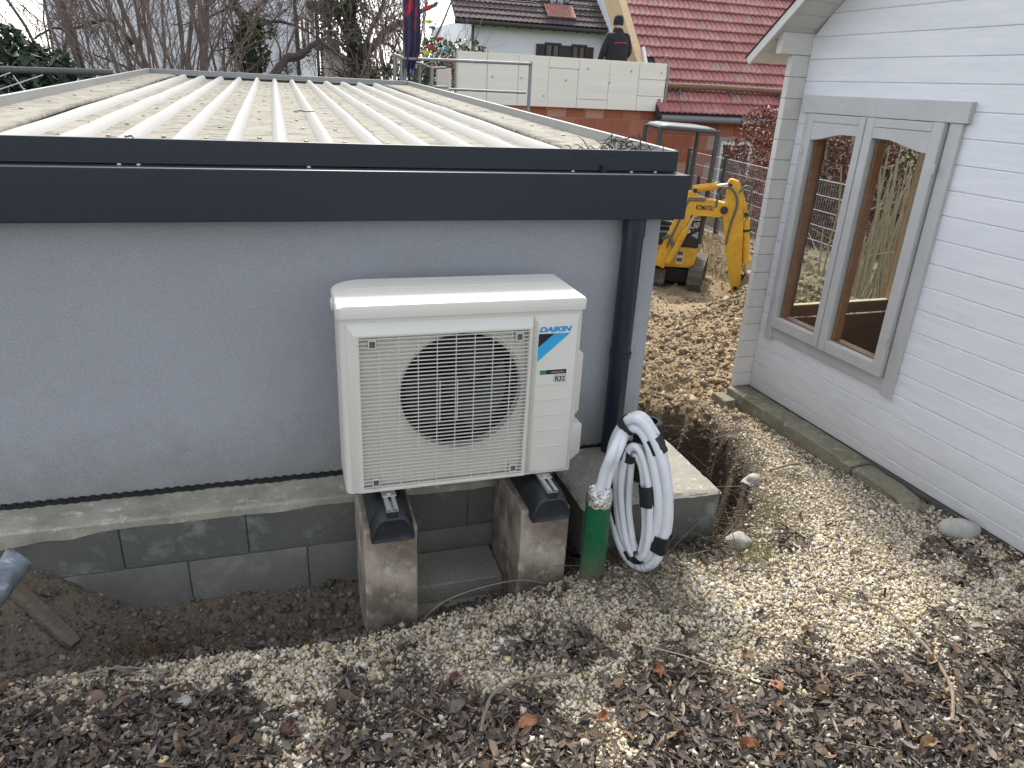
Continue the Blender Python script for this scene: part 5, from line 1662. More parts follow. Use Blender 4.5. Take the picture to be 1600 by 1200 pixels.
# crawler tracks
tdir = (er * 0.06 + ea * 0.998).normalized()
tsid = Vector((tdir.y, -tdir.x, 0))
for (r0, d0) in ((0.11, -0.46), (-0.36, -0.28)):
    c0 = Vector(EX(r0, d0, gz(*EX(r0, d0, 0)[:2]) + 0.12))
    tr = None
    V, F_ = [], []
    L_, rr, nseg = 1.05, 0.165, 60
    per = 2 * L_ + 2 * math.pi * rr
    ring = []
    for k in range(nseg):
        s = per * k / nseg
        if s < L_:
            a, b, na_, nb_ = s, rr, 0, 1
        elif s < L_ + math.pi * rr:
            t = (s - L_) / rr
            a, b, na_, nb_ = L_ + rr * math.sin(t), rr * math.cos(t), math.sin(t), math.cos(t)
        elif s < 2 * L_ + math.pi * rr:
            a, b, na_, nb_ = L_ - (s - L_ - math.pi * rr), -rr, 0, -1
        else:
            t = (s - 2 * L_ - math.pi * rr) / rr
            a, b, na_, nb_ = -rr * math.sin(t), -rr * math.cos(t), -math.sin(t), -math.cos(t)
        g = 0.012 if k % 2 else 0.0
        ring.append((a, b, na_, nb_, g))
    for (a, b, na_, nb_, g) in ring:
        for w, off in ((-0.09, g), (0.09, g), (0.09, -0.03), (-0.09, -0.03)):
            V.append(c0 + tdir * (a + na_ * off) + Vector((0, 0, b + nb_ * off)) + tsid * w)
    F_ = [(k * 4 + i, k * 4 + (i + 1) % 4, ((k + 1) % nseg) * 4 + (i + 1) % 4, ((k + 1) % nseg) * 4 + i) for k in range(nseg) for i in range(4)]
    tr = MB().add(V, F_).build('track', M_track, exc)
    for a, r_ in ((0.0, 0.12), (L_, 0.12), (0.3, 0.06), (0.52, 0.06), (0.75, 0.06)):
        p = c0 + tdir * a + Vector((0, 0, 0 if r_ > 0.1 else -0.07))
        MB().tube([p - tsid * 0.085, p - tsid * 0.06, p + tsid * 0.06, p + tsid * 0.085], [r_ * 0.6, r_, r_, r_ * 0.6], 18).build('wheel', M_mach, tr, smooth=False)
    MB().add([c0 + tdir * a + tsid * w + Vector((0, 0, h)) for a in (0.05, L_ - 0.05) for w in (-0.05, 0.05) for h in (-0.06, 0.09)], [(0, 1, 3, 2), (4, 6, 7, 5), (0, 4, 5, 1), (2, 3, 7, 6), (1, 5, 7, 3), (0, 2, 6, 4)]).build('track_frame', M_mach, tr)
eprism('undercarriage', M_mach, [(-0.42, -2.36), (0.10, -2.36), (0.06, -2.17), (-0.40, -2.17)], -0.25, 0.45, 0.02)
etube('slew_ring', M_mach, [(-0.15, 0.05, -2.20), (-0.15, 0.05, -2.13)], 0.24, 24)

# ------------------------------------------------------------------ mesh fence on a concrete kerb
fn = thing('mesh_fence', (6.8, 9.9, -2.4), 'galvanised wire mesh fence on a concrete kerb in front of the copper hedge', 'fence')
FP = [Vector((6.98, 11.9, 0)), Vector((6.90, 10.6, 0)), Vector((6.72, 9.0, 0)), Vector((6.62, 7.4, 0))]
for a, b in zip(FP[:-1], FP[1:]):
    d = (b - a)
    L_ = d.length
    d.normalize()
    s_ = Vector((d.y, -d.x, 0))
    fr = lambda q, w, z_, a=a, d=d, s_=s_: tuple(a + d * q + s_ * w + Vector((0, 0, z_)))
    MB().box(0.002, L_ - 0.002, -0.06, 0.06, -2.75, -2.14, fr).build('kerb', M_conc2, fn, 0.006, seg=1)
    mb = MB()
    for k in range(int(L_ / 0.05)):
        mb.tube([fr(0.03 + k * 0.05, 0, -2.10), fr(0.03 + k * 0.05, 0, -0.93)], 0.0028, 4, caps=False)
    tag(mb.build('vertical_wires', M_wire, fn), kind='stuff')
    for k in range(7):
        MB().tube([fr(0.02, -0.006, -2.08 + k * 0.19), fr(L_ - 0.02, -0.006, -2.08 + k * 0.19)], 0.0058, 6).build('horizontal_rod', M_wire, fn)
for p in FP:
    MB().box(p.x - 0.03, p.x + 0.03, p.y - 0.03, p.y + 0.03, -2.138, -0.88).build('post', M_canopy, fn, 0.004)

# ------------------------------------------------------------------ foliage and bare trees
def leaf_cloud(name, m, centres, n, size, cols, w, parent, flat=0.0, shell=0.5):
    """leaf-sized faces spread through ellipsoids (cx,cy,cz,rx,ry,rz)"""
    cs = np.array(centres, float)
    vol = cs[:, 3] * cs[:, 4] * cs[:, 5]
    k = rng.choice(len(cs), n, p=vol / vol.sum())
    d = rng.normal(size=(n, 3))
    d /= np.linalg.norm(d, axis=1)[:, None]
    rr = rng.uniform(0, 1, n) ** (1 / (3 + 4 * shell))
    p = cs[k, :3] + d * cs[k, 3:] * rr[:, None]
    cl = fbm(p[:, 0] * 2 + p[:, 2], p[:, 1] * 2 + p[:, 2] * 1.7, 2.0, 3, 5)
    keep = cl > 0.36
    p = p[keep]
    n = len(p)
    V0 = np.array([(-0.5, 0, 0), (-0.1, 0.24, 0.05), (0.3, 0.17, 0.04), (0.55, 0, -0.02), (0.3, -0.17, 0.04), (-0.1, -0.24, 0.05)])
    F0 = np.array([(0, 1, 2, 3), (0, 3, 4, 5)])
    return scatter(name, [(V0, F0), (V0 * np.array([1, 0.8, 2.5]), F0), (V0 * np.array([0.9, 1.15, -2.0]), F0)], p - np.array(ORG[parent.name]), rng.uniform(0.6, 1.3, n) * size, rotmats(n), tint(n, cols, w, 0.22), m, False, parent)


M_leafg = mat('green_leaf', (0.5, 0.5, 0.5), 0.45, attr=True)
M_leafd = mat('dry_leaf', (0.5, 0.5, 0.5), 0.6, attr=True)


class Twigs:
    def __init__(s, seed):
        s.r = np.random.default_rng(seed)
        s.mb = MB()
        s.tips = []

    def branch(s, p, d, L, rad, depth, wob=0.25, up=0.12, n=6, split=(3, 5), ratio=0.55, ang=0.6, sides=None, minr=0.0035):
        P, rads = [p.copy()], [rad]
        for i in range(n):
            d = (d + Vector(s.r.normal(0, wob, 3)) * 0.5 + Vector((0, 0, up * 0.3))).normalized()
            p = p + d * (L / n)
            P.append(p.copy())
            rads.append(max(minr, rad * (1 - 0.75 * (i + 1) / n)))
        s.mb.tube(P, rads, sides or (6 if rad > 0.03 else 4 if rad > 0.012 else 3), caps=False)
        s.tips.append(P[-1])
        if depth > 0:
            for q in range(int(s.r.integers(split[0], split[1] + 1))):
                k = int(s.r.integers(max(1, n // 4), n))
                ax = Vector(s.r.normal(size=3)).normalized()
                dd = (P[min(k + 1, n)] - P[k]).normalized()
                nd = (dd + ax * ang * s.r.uniform(0.6, 1.5)).normalized()
                s.branch(P[k].copy(), nd, L * ratio * s.r.uniform(0.7, 1.3), max(minr, rads[k] * 0.55), depth - 1, wob, up, max(4, n - 1), split, ratio, ang, None, minr)


def bush(name, base, stems, H, lean, rad, label, seed, m=None, depth=3, spread=0.35, up=0.15, split=(4, 5), leaves=None, cat='shrub', ratio=0.5, wob=0.22):
    t = thing(name, base, label, cat)
    tw = Twigs(seed)
    tk = Twigs(seed + 500)
    for i in range(stems):
        a = tw.r.uniform(0, 6.28)
        q = Vector((math.cos(a), math.sin(a), 0)) * tw.r.uniform(0.02, 0.30)
        d = Vector((q.x * spread * 3 + lean[0] + tw.r.normal(0, spread * 0.5), q.y * spread * 3 + lean[1], 1)).normalized()
        tw.branch(Vector(base) + q, d, H * tw.r.uniform(0.7, 1.15), rad * tw.r.uniform(0.5, 1.2), depth, wob, up, 9, split, ratio, 0.6)
    tw.mb.build('branches', m or M_bark2, t)
    if leaves:
        leaf_cloud('ivy', M_leafg, leaves[0], leaves[1], leaves[2], [(0.045, 0.075, 0.022), (0.07, 0.10, 0.035), (0.03, 0.05, 0.02)], [3, 2, 2], t)
    return t


bush('bare_shrub', (-1.95, 12.4, -2.6), 11, 5.4, (-0.10, 0), 0.036, 'dense bare multi-stemmed shrub behind the left rear corner of the garage roof', 1, spread=0.22)
bush('bare_shrub', (-1.25, 12.8, -2.6), 12, 5.8, (0.0, 0), 0.046, 'thick upright bare shrub behind the garage, second from the left', 2, spread=0.13)
bush('bare_shrub', (-0.70, 13.4, -2.6), 7, 5.2, (0.06, 0), 0.026, 'thin reddish bare shrub between the thick shrub and the ivy stem', 3, spread=0.26)
bush('bare_shrub', (0.95, 13.2, -2.6), 4, 4.4, (0.12, 0), 0.030, 'sparse bare sapling beside the ivy tree behind the garage', 4, spread=0.30, depth=3)
bush('bare_shrub', (2.0, 14.6, -2.6), 6, 4.6, (0.05, 0), 0.028, 'fine brown bare shrub behind the flag', 5, spread=0.30, m=M_bark2)
bush('bare_shrub', (3.7, 22, -2.6), 9, 7.0, (0.0, 0), 0.045, 'far bare shrub left of the brown roofed house', 6, spread=0.20)
bush('bare_shrub', (-3.6, 16.0, -2.6), 5, 7.0, (0.06, 0), 0.035, 'bare tree top against the sky above the evergreen hedge', 7, spread=0.30, wob=0.3)


def limb_tree(name, base, limbs, label, seed, m, ivy=None, twigL=0.9, cat='tree'):
    t = thing(name, base, label, cat)
    tr, tw = MB(), Twigs(seed)
    for pts, r0, r1, ntw in limbs:
        P = []
        pts = [Vector(p) for p in pts]
        for k in range(len(pts) - 1):
            p0, p1, p2, p3 = pts[max(k - 1, 0)], pts[k], pts[k + 1], pts[min(k + 2, len(pts) - 1)]
            for q in range(5):
                u = q / 5
                P.append(0.5 * (2 * p1 + (p2 - p0) * u + (2 * p0 - 5 * p1 + 4 * p2 - p3) * u * u + (3 * p1 - p0 - 3 * p2 + p3) * u ** 3) + Vector(tw.r.normal(0, r1 * 0.35, 3)))
        P.append(pts[-1])
        rads = [r0 + (r1 - r0) * i / (len(P) - 1) for i in range(len(P))]
        tr.tube(P, rads, 9)
        for q in range(ntw):
            k = int(tw.r.integers(len(P) // 4, len(P)))
            d = Vector(tw.r.normal(size=3)) + Vector((0, 0, 0.5))
            tw.branch(P[k].copy(), d.normalized(), twigL * tw.r.uniform(0.5, 1.2), max(0.006, rads[k] * 0.35), 2, 0.3, 0.1, 7, (3, 5), 0.55, 0.7)
    tr.build('trunk', m, t, smooth=True)
    tw.mb.build('crown', m, t)
    if ivy:
        leaf_cloud('ivy', M_leafg, ivy[0], ivy[1], ivy[2], [(0.045, 0.075, 0.024), (0.075, 0.115, 0.04), (0.028, 0.046, 0.018)], [3, 3, 1.5], t)
    return t


limb_tree('ivy_clad_tree', (-0.20, 13.3, -2.6), [([(-0.12, 13.3, -2.6), (-0.2, 13.3, -0.6), (-0.33, 13.3, 0.35), (-0.36, 13.3, 0.7), (-0.55, 13.3, 1.15), (-0.75, 13.3, 1.9)], 0.13, 0.05, 14),
          ([(-0.35, 13.3, 0.6), (0.0, 13.3, 0.75), (0.4, 13.3, 0.72), (0.75, 13.3, 0.55)], 0.035, 0.012, 9), ([(-0.3, 13.3, 0.8), (0.1, 13.3, 1.15), (0.6, 13.3, 1.3)], 0.03, 0.012, 9)],
          'leaning bare trunk wrapped in light green ivy behind the garage roof', 31, M_bark, ([(-0.32, 13.25, 0.30, 0.30, 0.28, 0.36), (-0.30, 13.25, 0.62, 0.22, 0.22, 0.26), (-0.12, 13.2, 0.62, 0.22, 0.2, 0.16), (-0.55, 13.25, 1.10, 0.13, 0.15, 0.26), (-0.36, 13.25, -0.2, 0.26, 0.25, 0.35)], 2600, 0.075))
limb_tree('arching_branch_tree', (-0.05, 12.2, -2.6), [([(-0.1, 12.2, -2.6), (-0.12, 12.2, -0.5), (0.15, 12.2, 0.16), (0.42, 12.2, 0.28), (0.62, 12.2, 0.43), (0.75, 12.2, 0.45), (0.95, 12.2, 0.30), (1.15, 12.2, 0.24)], 0.07, 0.015, 10), ([(0.66, 12.2, 0.44), (0.68, 12.2, 0.62), (0.66, 12.2, 0.8)], 0.03, 0.012, 3)],
          'low dark arching bare branch in front of the white house corner', 32, M_bark, None, 0.6)
limb_tree('ivy_tree', (1.50, 14.8, -2.6), [([(1.50, 14.8, -2.6), (1.48, 14.8, -0.5), (1.46, 14.8, 0.4), (1.42, 14.8, 1.2), (1.40, 14.8, 3.0)], 0.17, 0.09, 12), ([(1.56, 14.8, 0.25), (1.8, 14.8, 0.55), (2.1, 14.8, 0.85), (2.5, 14.8, 1.05), (3.0, 14.8, 1.35)], 0.09, 0.03, 14),
          ([(1.46, 14.8, 0.45), (1.25, 14.8, 0.85), (1.05, 14.8, 1.2), (0.95, 14.8, 1.8)], 0.06, 0.02, 9), ([(1.65, 14.8, 0.5), (1.8, 14.8, 0.9), (2.0, 14.8, 1.25), (2.15, 14.8, 1.9)], 0.05, 0.02, 9), ([(1.9, 14.8, 0.62), (2.15, 14.8, 0.55), (2.35, 14.8, 0.30)], 0.03, 0.012, 6), ([(1.45, 14.8, 0.25), (1.25, 14.8, 0.5), (1.05, 14.8, 0.62)], 0.04, 0.012, 6)],
          'large dark tree with ivy covered trunk and spreading bare limbs beside the flag', 33, M_bark, ([(1.48, 14.7, 0.9, 0.22, 0.25, 0.75), (1.55, 14.7, 0.1, 0.30, 0.3, 0.45), (1.30, 14.7, 1.3, 0.25, 0.25, 0.45), (1.72, 14.7, -0.1, 0.2, 0.2, 0.4)], 3000, 0.085))
limb_tree('slender_tree', (-2.75, 13.2, -2.6), [([(-2.78, 13.2, -2.6), (-2.72, 13.2, -0.4), (-2.80, 13.2, 0.5), (-2.95, 13.2, 1.4), (-3.0, 13.2, 2.4)], 0.05, 0.015, 12), ([(-1.95, 12.9, 0.3), (-2.2, 13.0, 0.60), (-2.5, 13.1, 0.55), (-2.78, 13.2, 0.47), (-3.05, 13.2, 0.45), (-3.3, 13.2, 0.3)], 0.035, 0.012, 10), ([(-2.82, 13.2, 0.4), (-2.95, 13.2, 0.15), (-3.05, 13.2, -0.1)], 0.02, 0.01, 3),
          ([(-1.9, 12.9, -0.1), (-2.2, 13.0, 0.02), (-2.55, 13.1, 0.14)], 0.025, 0.010, 5)],
          'slender dark tree with a crooked horizontal limb beside the evergreen hedge', 34, M_bark, None, 0.7)
# columnar conifer behind the white house corner, seen between the trunks
t = thing('conifer', (1.45, 21.0, -2.6), 'dark narrow conifer behind the arching branch near the small hut', 'tree')
MB().tube([(1.45, 21, -2.6), (1.45, 21, 2.4)], [0.12, 0.03], 8).build('trunk', M_bark, t)
leaf_cloud('crown', M_leafg, [(1.45, 21, 0.2 + k * 0.45, 0.30 - 0.03 * k, 0.3, 0.45) for k in range(-4, 5)], 2600, 0.13, [(0.03, 0.045, 0.022), (0.045, 0.06, 0.03)], [1, 1], t)
# evergreens
def evergreen(name, loc, blobs, n, size, cols, label, stems=5, m=None, w=None):
    t = thing(name, loc, label, 'hedge' if 'hedge' in name else 'shrub')
    mb = MB()
    for i in range(stems):
        a = i * 2.4
        bx = blobs[i % len(blobs)]
        mb.tube([(loc[0] + 0.1 * math.cos(a), loc[1] + 0.1 * math.sin(a), loc[2]), ((loc[0] + bx[0]) / 2, (loc[1] + bx[1]) / 2, (loc[2] + bx[2]) / 2), (bx[0], bx[1], bx[2] + bx[5] * 0.6)], [0.035, 0.025, 0.008], 6)
    mb.build('stems', M_bark, t)
    leaf_cloud('foliage', m or M_leafg, blobs, n, size, cols, w or [1] * len(cols), t, shell=1.0)
    return t


LAU = [(0.026, 0.048, 0.026), (0.038, 0.062, 0.032), (0.018, 0.032, 0.020), (0.065, 0.09, 0.055)]
evergreen('laurel_hedge', (-3.3, 11.2, -2.6), [(-3.6, 11.2, -0.42, 1.1, 0.8, 0.95), (-2.75, 11.1, -0.48, 0.62, 0.6, 0.66), (-3.0, 11.2, -1.4, 1.4, 0.8, 1.0), (-4.6, 11.3, -0.5, 1.0, 0.8, 1.0), (-2.35, 11.2, -0.68, 0.4, 0.5, 0.5)], 15000, 0.125, LAU, 'dense dark evergreen hedge beyond the garage at the far left', 8, None, [4, 3, 3, 1])
evergreen('evergreen_shrub', (3.5, 15.6, -2.6), [(3.15, 15.6, 0.35, 0.62, 0.5, 0.45), (3.75, 15.6, 0.42, 0.52, 0.5, 0.40), (4.15, 15.6, 0.25, 0.40, 0.4, 0.32), (3.4, 15.6, -0.4, 0.9, 0.6, 0.8)], 4200, 0.10, [(0.055, 0.075, 0.03), (0.10, 0.12, 0.05), (0.15, 0.16, 0.075), (0.035, 0.05, 0.02)], 'sunlit evergreen shrub showing above the white insulation boards', 6)
evergreen('evergreen_shrub', (2.4, 13.9, -2.6), [(2.15, 13.9, -0.15, 0.45, 0.4, 0.5), (2.65, 13.9, -0.05, 0.45, 0.4, 0.45), (2.4, 13.9, -0.9, 0.7, 0.5, 0.7)], 2800, 0.10, LAU, 'dark evergreen shrub behind the scaffold railing posts', 5)
BEE = [(0.17, 0.060, 0.040), (0.23, 0.088, 0.058), (0.115, 0.045, 0.035), (0.33, 0.17, 0.12)]
beech_b = [(8.05, 11.2, -0.95, 0.75, 0.7, 0.85), (8.25, 10.5, -1.0, 0.85, 0.7, 1.0), (8.45, 9.7, -1.05, 0.85, 0.8, 1.0), (8.7, 8.8, -1.1, 0.9, 0.8, 1.0), (8.9, 7.8, -1.15, 0.9, 0.8, 0.95), (8.1, 10.5, -1.8, 0.85, 1.2, 0.8), (8.5, 8.8, -1.9, 0.9, 1.3, 0.8), (9.2, 6.8, -1.2, 0.9, 0.8, 0.9)]
evergreen('copper_beech_hedge', (8.3, 9.6, -2.6), beech_b, 46000, 0.066, BEE, 'copper coloured beech hedge behind the mesh fence', 14, M_leafd, [4, 4, 3, 1])
# dry stalks seen through the cabin
t = thing('dry_stalk_clump', (6.35, 6.15, -2.2), 'pale clump of tall cut dry stalks seen through the cabin window', 'shrub')
mb = MB()
rs = np.random.default_rng(5)
for i in range(90):
    x, y = rs.uniform(5.75, 7.1), rs.uniform(5.9, 6.6)
    z0 = gz(x, y) - 0.02
    h = rs.uniform(0.9, 1.75)
    q = Vector((rs.normal(0, 0.10), rs.normal(0, 0.10), 1)) * h
    mid = q * 0.5 + Vector((rs.normal(0, 0.03), rs.normal(0, 0.03), 0))
    b = Vector((x, y, z0))
    mb.tube([b, b + mid, b + q], [0.014 * rs.uniform(0.6, 1.5), 0.011, 0.007], 5, caps=False)
    if i % 2 == 0:
        for s in range(2):
            c = b + mid * rs.uniform(0.7, 1.6)
            mb.tube([c, c + Vector((rs.normal(0, 0.2), rs.normal(0, 0.2), rs.uniform(0.1, 0.35)))], [0.006, 0.003], 4, caps=False)
tag(mb.build('stalks', mat('dry_stalk', (0.33, 0.27, 0.18), 0.85, fine=(20, 0.25)), t), kind='stuff')
# grass on the bank below the fence
x, y = sample(2600, 5.9, 6.7, 8.6, 11.0, lambda a, b: 0.5 + 0.5 * sstep(0.4, 0.6, fbm(a, b, 3, 3, 88)))
n = len(x)
p = np.stack([x, y, ground_z(x, y)], 1)
az, el = rng.uniform(0, 2 * np.pi, n), rng.uniform(0.5, 1.4, n)
d = np.stack([np.cos(az) * np.cos(el), np.sin(az) * np.cos(el), np.sin(el)], 1)
s = np.stack([-np.sin(az), np.cos(az), 0 * az], 1)
o = scatter('bank_grass', bv, p, rng.uniform(0.08, 0.2, n), np.stack([d, s, np.cross(d, s)], 2), tint(n, [(0.11, 0.12, 0.04), (0.17, 0.15, 0.06), (0.22, 0.18, 0.09)], [2, 2, 1], 0.2), M_leaf)
tag(o, 'short mixed green and dry grass on the bank below the mesh fence', 'grass', kind='stuff')

# ------------------------------------------------------------------ far houses
ha = thing('white_house', (8.9, 28, -2.9), 'white rendered house with brown tiled roof and dark shutters', 'house')
box('wall', M_white, ha, 6.45, 11.15, 26.0, 33.0, -2.9, 2.02)
AS = R(38)
ca, sa = math.cos(AS), math.sin(AS)
AF = lambda a, s, h: (a, 25.55 + s * ca - h * sa, 1.93 + s * sa + h * ca)
V, F_ = [], []
rows, cols_ = 16, 120
for r_ in range(rows):
    for e, h in ((0.0, 0.045), (0.31, 0.006)):
        for c in range(cols_ + 1):
            V.append(AF(5.78 + 5.42 * c / cols_, r_ * 0.30 + e * 0.999, h + 0.020 * (c % 4 in (1, 2))))
w = cols_ + 1
for k in range(2 * rows - 1):
    for c in range(cols_):
        F_.append((k * w + c, k * w + c + 1, (k + 1) * w + c + 1, (k + 1) * w + c))
rf = MB().add(V, F_).build('roof', M_brown, ha)
box('roof_deck', M_darkwood, ha, 5.80, 11.18, 0.0, 5.6, -0.14, -0.01, 0, AF)
MB().tube([AF(5.75, -0.06, -0.06), AF(11.2, -0.06, -0.06)], 0.075, 10).build('gutter', M_darkwood, ha, smooth=True)
for k in range(11):
    x = 6.7 + k * 0.42
    box('rafter_tail', M_darkwood, ha, x, x + 0.08, 0.05, 0.5, -0.25, -0.142, 0, AF)
MB().tube([(6.38, 25.6, 1.85), (6.44, 25.9, 1.5), (6.46, 25.93, 1.2), (6.46, 25.93, -2.9)], 0.045, 8).build('downpipe', M_darkwood, ha, smooth=True)
MB().tube([AF(5.9, 1.0, 0.10), AF(8.75, 1.0, 0.10)], 0.025, 6).build('snow_guard', M_darkwood, rf)
MB().tube([AF(10.05, 1.0, 0.10), AF(11.1, 1.0, 0.10)], 0.025, 6).build('snow_guard', M_darkwood, rf)
for x0, x1, mm in ((8.73, 9.03, 0), (9.04, 9.62, 1), (9.63, 10.02, 0), (10.03, 10.58, 2), (10.59, 10.85, 0)):
    if mm == 0:
        box('shutter', M_darkwood, ha, x0, x1, 25.93, 25.998, 0.25, 1.36, 0.005)
    else:
        b_ = MB()
        for a0, a1, z0, z1 in ((x0, x0 + 0.07, 0.2, 1.42), (x1 - 0.07, x1, 0.2, 1.42), (x0 + 0.071, x1 - 0.071, 1.34, 1.42), ((x0 + x1) / 2 - 0.03, (x0 + x1) / 2 + 0.03, 0.2, 1.339)):
            b_.box(a0, a1, 25.90, 25.998, z0, z1)
        wn_ = b_.build('window', M_darkwood, ha)
        MB().box(x0 + 0.07, x1 - 0.07, 25.96, 25.985, 0.2, 1.339).build('pane', M_dglass if mm == 1 else mat('brown_pane', (0.11, 0.055, 0.04), 0.3), wn_)
# dormer with red tiles below it
dm = MB().box(9.05, 10.02, 26.55, 28.2, 2.45, 3.9).build('dormer', mat('dormer_boards', (0.30, 0.27, 0.25), 0.8, fine=(12, 0.3)), ha)
box('dormer_frame', M_darkwood, ha, 9.26, 9.84, 26.49, 26.548, 2.52, 3.6)
for x0, x1 in ((9.31, 9.52), (9.58, 9.79)):
    box('dormer_pane', mat('sky_pane', (0.25, 0.30, 0.33), 0.15), ha, x0, x1, 26.475, 26.489, 2.60, 3.5)
for k in range(10):
    box('red_tile', M_oldred, ha, 9.02 + k * 0.105, 9.02 + k * 0.105 + 0.09, 0.35, 1.02, 0.066, 0.10, 0, AF)
# taller white wing on its right
box('wing', M_white, ha, 11.16, 13.6, 25.2, 33.0, -2.9, 5.5)

hb = thing('white_corner_house', (-1.5, 22.5, -2.9), 'tall white house behind the bare shrubs with narrow dark windows', 'house')
mb = MB()
q0, q1, q2 = Vector((-4.9, 20.9, 0)), Vector((0.60, 22.2, 0)), Vector((1.33, 25.6, 0))
q3 = q0 + (q2 - q1)
mb.prism([(p.x, p.y) for p in (q0, q1, q2, q3)], -2.9, 5.6)
mb.build('wall', M_white, hb)
dl = (q2 - q1).normalized()
sl_ = Vector((dl.y, -dl.x, 0))
HB = lambda a, w_, z_: tuple(q1 + dl * a + sl_ * w_ + Vector((0, 0, z_)))
for a in (0.55, 1.25, 2.15):
    wf_ = MB().box(a, a + 0.42, 0.0, 0.03, 0.62, 1.50, HB).build('window', M_darkwood, hb)
    MB().box(a + 0.06, a + 0.36, 0.0305, 0.034, 0.68, 1.44, HB).build('pane', M_dglass, wf_)
MB().tube([HB(0.04, 0.07, -2.9), HB(0.04, 0.07, 2.0), HB(0.9, 0.25, 2.3)], 0.05, 8).build('downpipe', M_darkwood, hb)
MB().tube([HB(3.4, 0.07, -2.9), HB(3.4, 0.07, 2.2)], 0.05, 8).build('downpipe', M_darkwood, hb)
MB().box(2.2, 4.6, 0.02, 1.0, 1.78, 2.0, HB).build('eaves', M_darkwood, hb)

hut = thing('small_hut', (1.85, 19.5, -2.9), 'small pale hut with brown gable roof behind the ivy tree', 'hut')
mb = MB()
mb.prism([(1.36, -2.9), (2.35, -2.9), (2.35, 0.05), (1.25, 0.60)], 19.5, 22.0, axis='y')
mb.build('wall', mat('hut_render', (0.50, 0.46, 0.41), 0.9), hut)
mb = MB()
mb.prism([(1.15, 0.66), (2.5, -0.02), (2.5, 0.06), (1.15, 0.74)], 19.2, 22.2, axis='y')
mb.build('roof', M_brown, hut)
box('door', mat('hut_door', (0.12, 0.09, 0.07), 0.8), hut, 1.62, 2.15, 19.46, 19.498, -2.9, 0.10)

# ------------------------------------------------------------------ flag, pennants, scaffold, awning frame
fl = thing('flag', (1.86, 11.4, -2.6), 'dark purple and red flag hanging limp from a pole behind the garage', 'flag')
MB().tube([(1.83, 11.42, -2.6), (1.83, 11.42, 2.6)], 0.016, 8).build('pole', M_galv, fl, smooth=True)
V, nh, nz = [], 26, 30
for j in range(nz):
    t = j / (nz - 1)
    z_ = 1.75 - 1.62 * t
    wd = 0.075 + 0.035 * math.sin(t * 2.6) - 0.045 * max(0, t - 0.82) / 0.18
    for i in range(nh):
        s = i / (nh - 1)
        V.append((1.845 + wd * 2 * s - 0.03 * (1 - s), 11.40 - 0.035 * math.sin(s * 17 + t * 3) * (0.5 + 0.5 * t) - 0.02 * math.sin(s * 7), z_ - 0.07 * abs(s - 0.55) * t + (0.05 * math.sin(s * 9) if j == nz - 1 else 0)))
F_ = [(j * nh + i, j * nh + i + 1, (j + 1) * nh + i + 1, (j + 1) * nh + i) for j in range(nz - 1) for i in range(nh - 1)]
MB().add(V, F_).build('cloth', mat('flag_cloth', (0.045, 0.038, 0.085), 0.8, wear=(2.4, (0.50, 0.03, 0.05), 0.56, 0.60), stretch=(2.5, 1, 1)), fl, smooth=True)

pn = thing('pennant_string', (2.4, 12.4, -0.2), 'string of small red, yellow and blue pennants in the branches beside the flag', 'pennants')
PC = [('red', (0.48, 0.04, 0.05)), ('yellow', (0.62, 0.55, 0.02)), ('cyan', (0.05, 0.35, 0.50)), ('blue', (0.08, 0.16, 0.30))]
mb = MB()
strings = [((1.98, 12.4, 0.58), (2.62, 12.4, 0.95)), ((2.02, 12.4, 0.35), (2.75, 12.4, 0.72)), ((2.05, 12.4, 0.22), (2.70, 12.4, 0.42))]
for a, b in strings:
    a, b = Vector(a), Vector(b)
    mb.tube([a.lerp(b, k / 6) - Vector((0, 0, 0.05 * math.sin(math.pi * k / 6))) for k in range(7)], 0.003, 4)
mb.build('cord', M_wframe, pn)
for i, (x, z_, c) in enumerate(((2.17, 0.70, 0), (2.56, 0.63, 0), (2.42, 0.50, 0), (2.48, 0.21, 0), (2.36, 1.05, 0), (2.20, 0.35, 1), (2.34, 0.42, 1), (2.38, 0.86, 1), (2.33, 0.36, 2), (2.66, 0.50, 2), (2.43, 0.78, 3), (2.26, 0.24, 3), (2.10, 0.13, 3))):
    nm, cc = PC[c]
    e, f_ = random.uniform(0.05, 0.08), random.uniform(0.03, 0.06)
    V = [(x - e, 12.40, z_ + 0.01), (x + e * 0.3, 12.385, z_ + f_ * 0.6), (x + e, 12.41, z_ - 0.005), (x + e * 0.2, 12.42, z_ - f_), (x - e * 0.6, 12.39, z_ - f_ * 0.5)]
    V += [(a, b + 0.006, c_) for a, b, c_ in V]
    MB().add(V, [(0, 1, 2, 3, 4), (9, 8, 7, 6, 5)] + [(q, (q + 1) % 5, 5 + (q + 1) % 5, 5 + q) for q in range(5)]).build('pennant', mat('pennant_' + nm, cc, 0.6), pn)

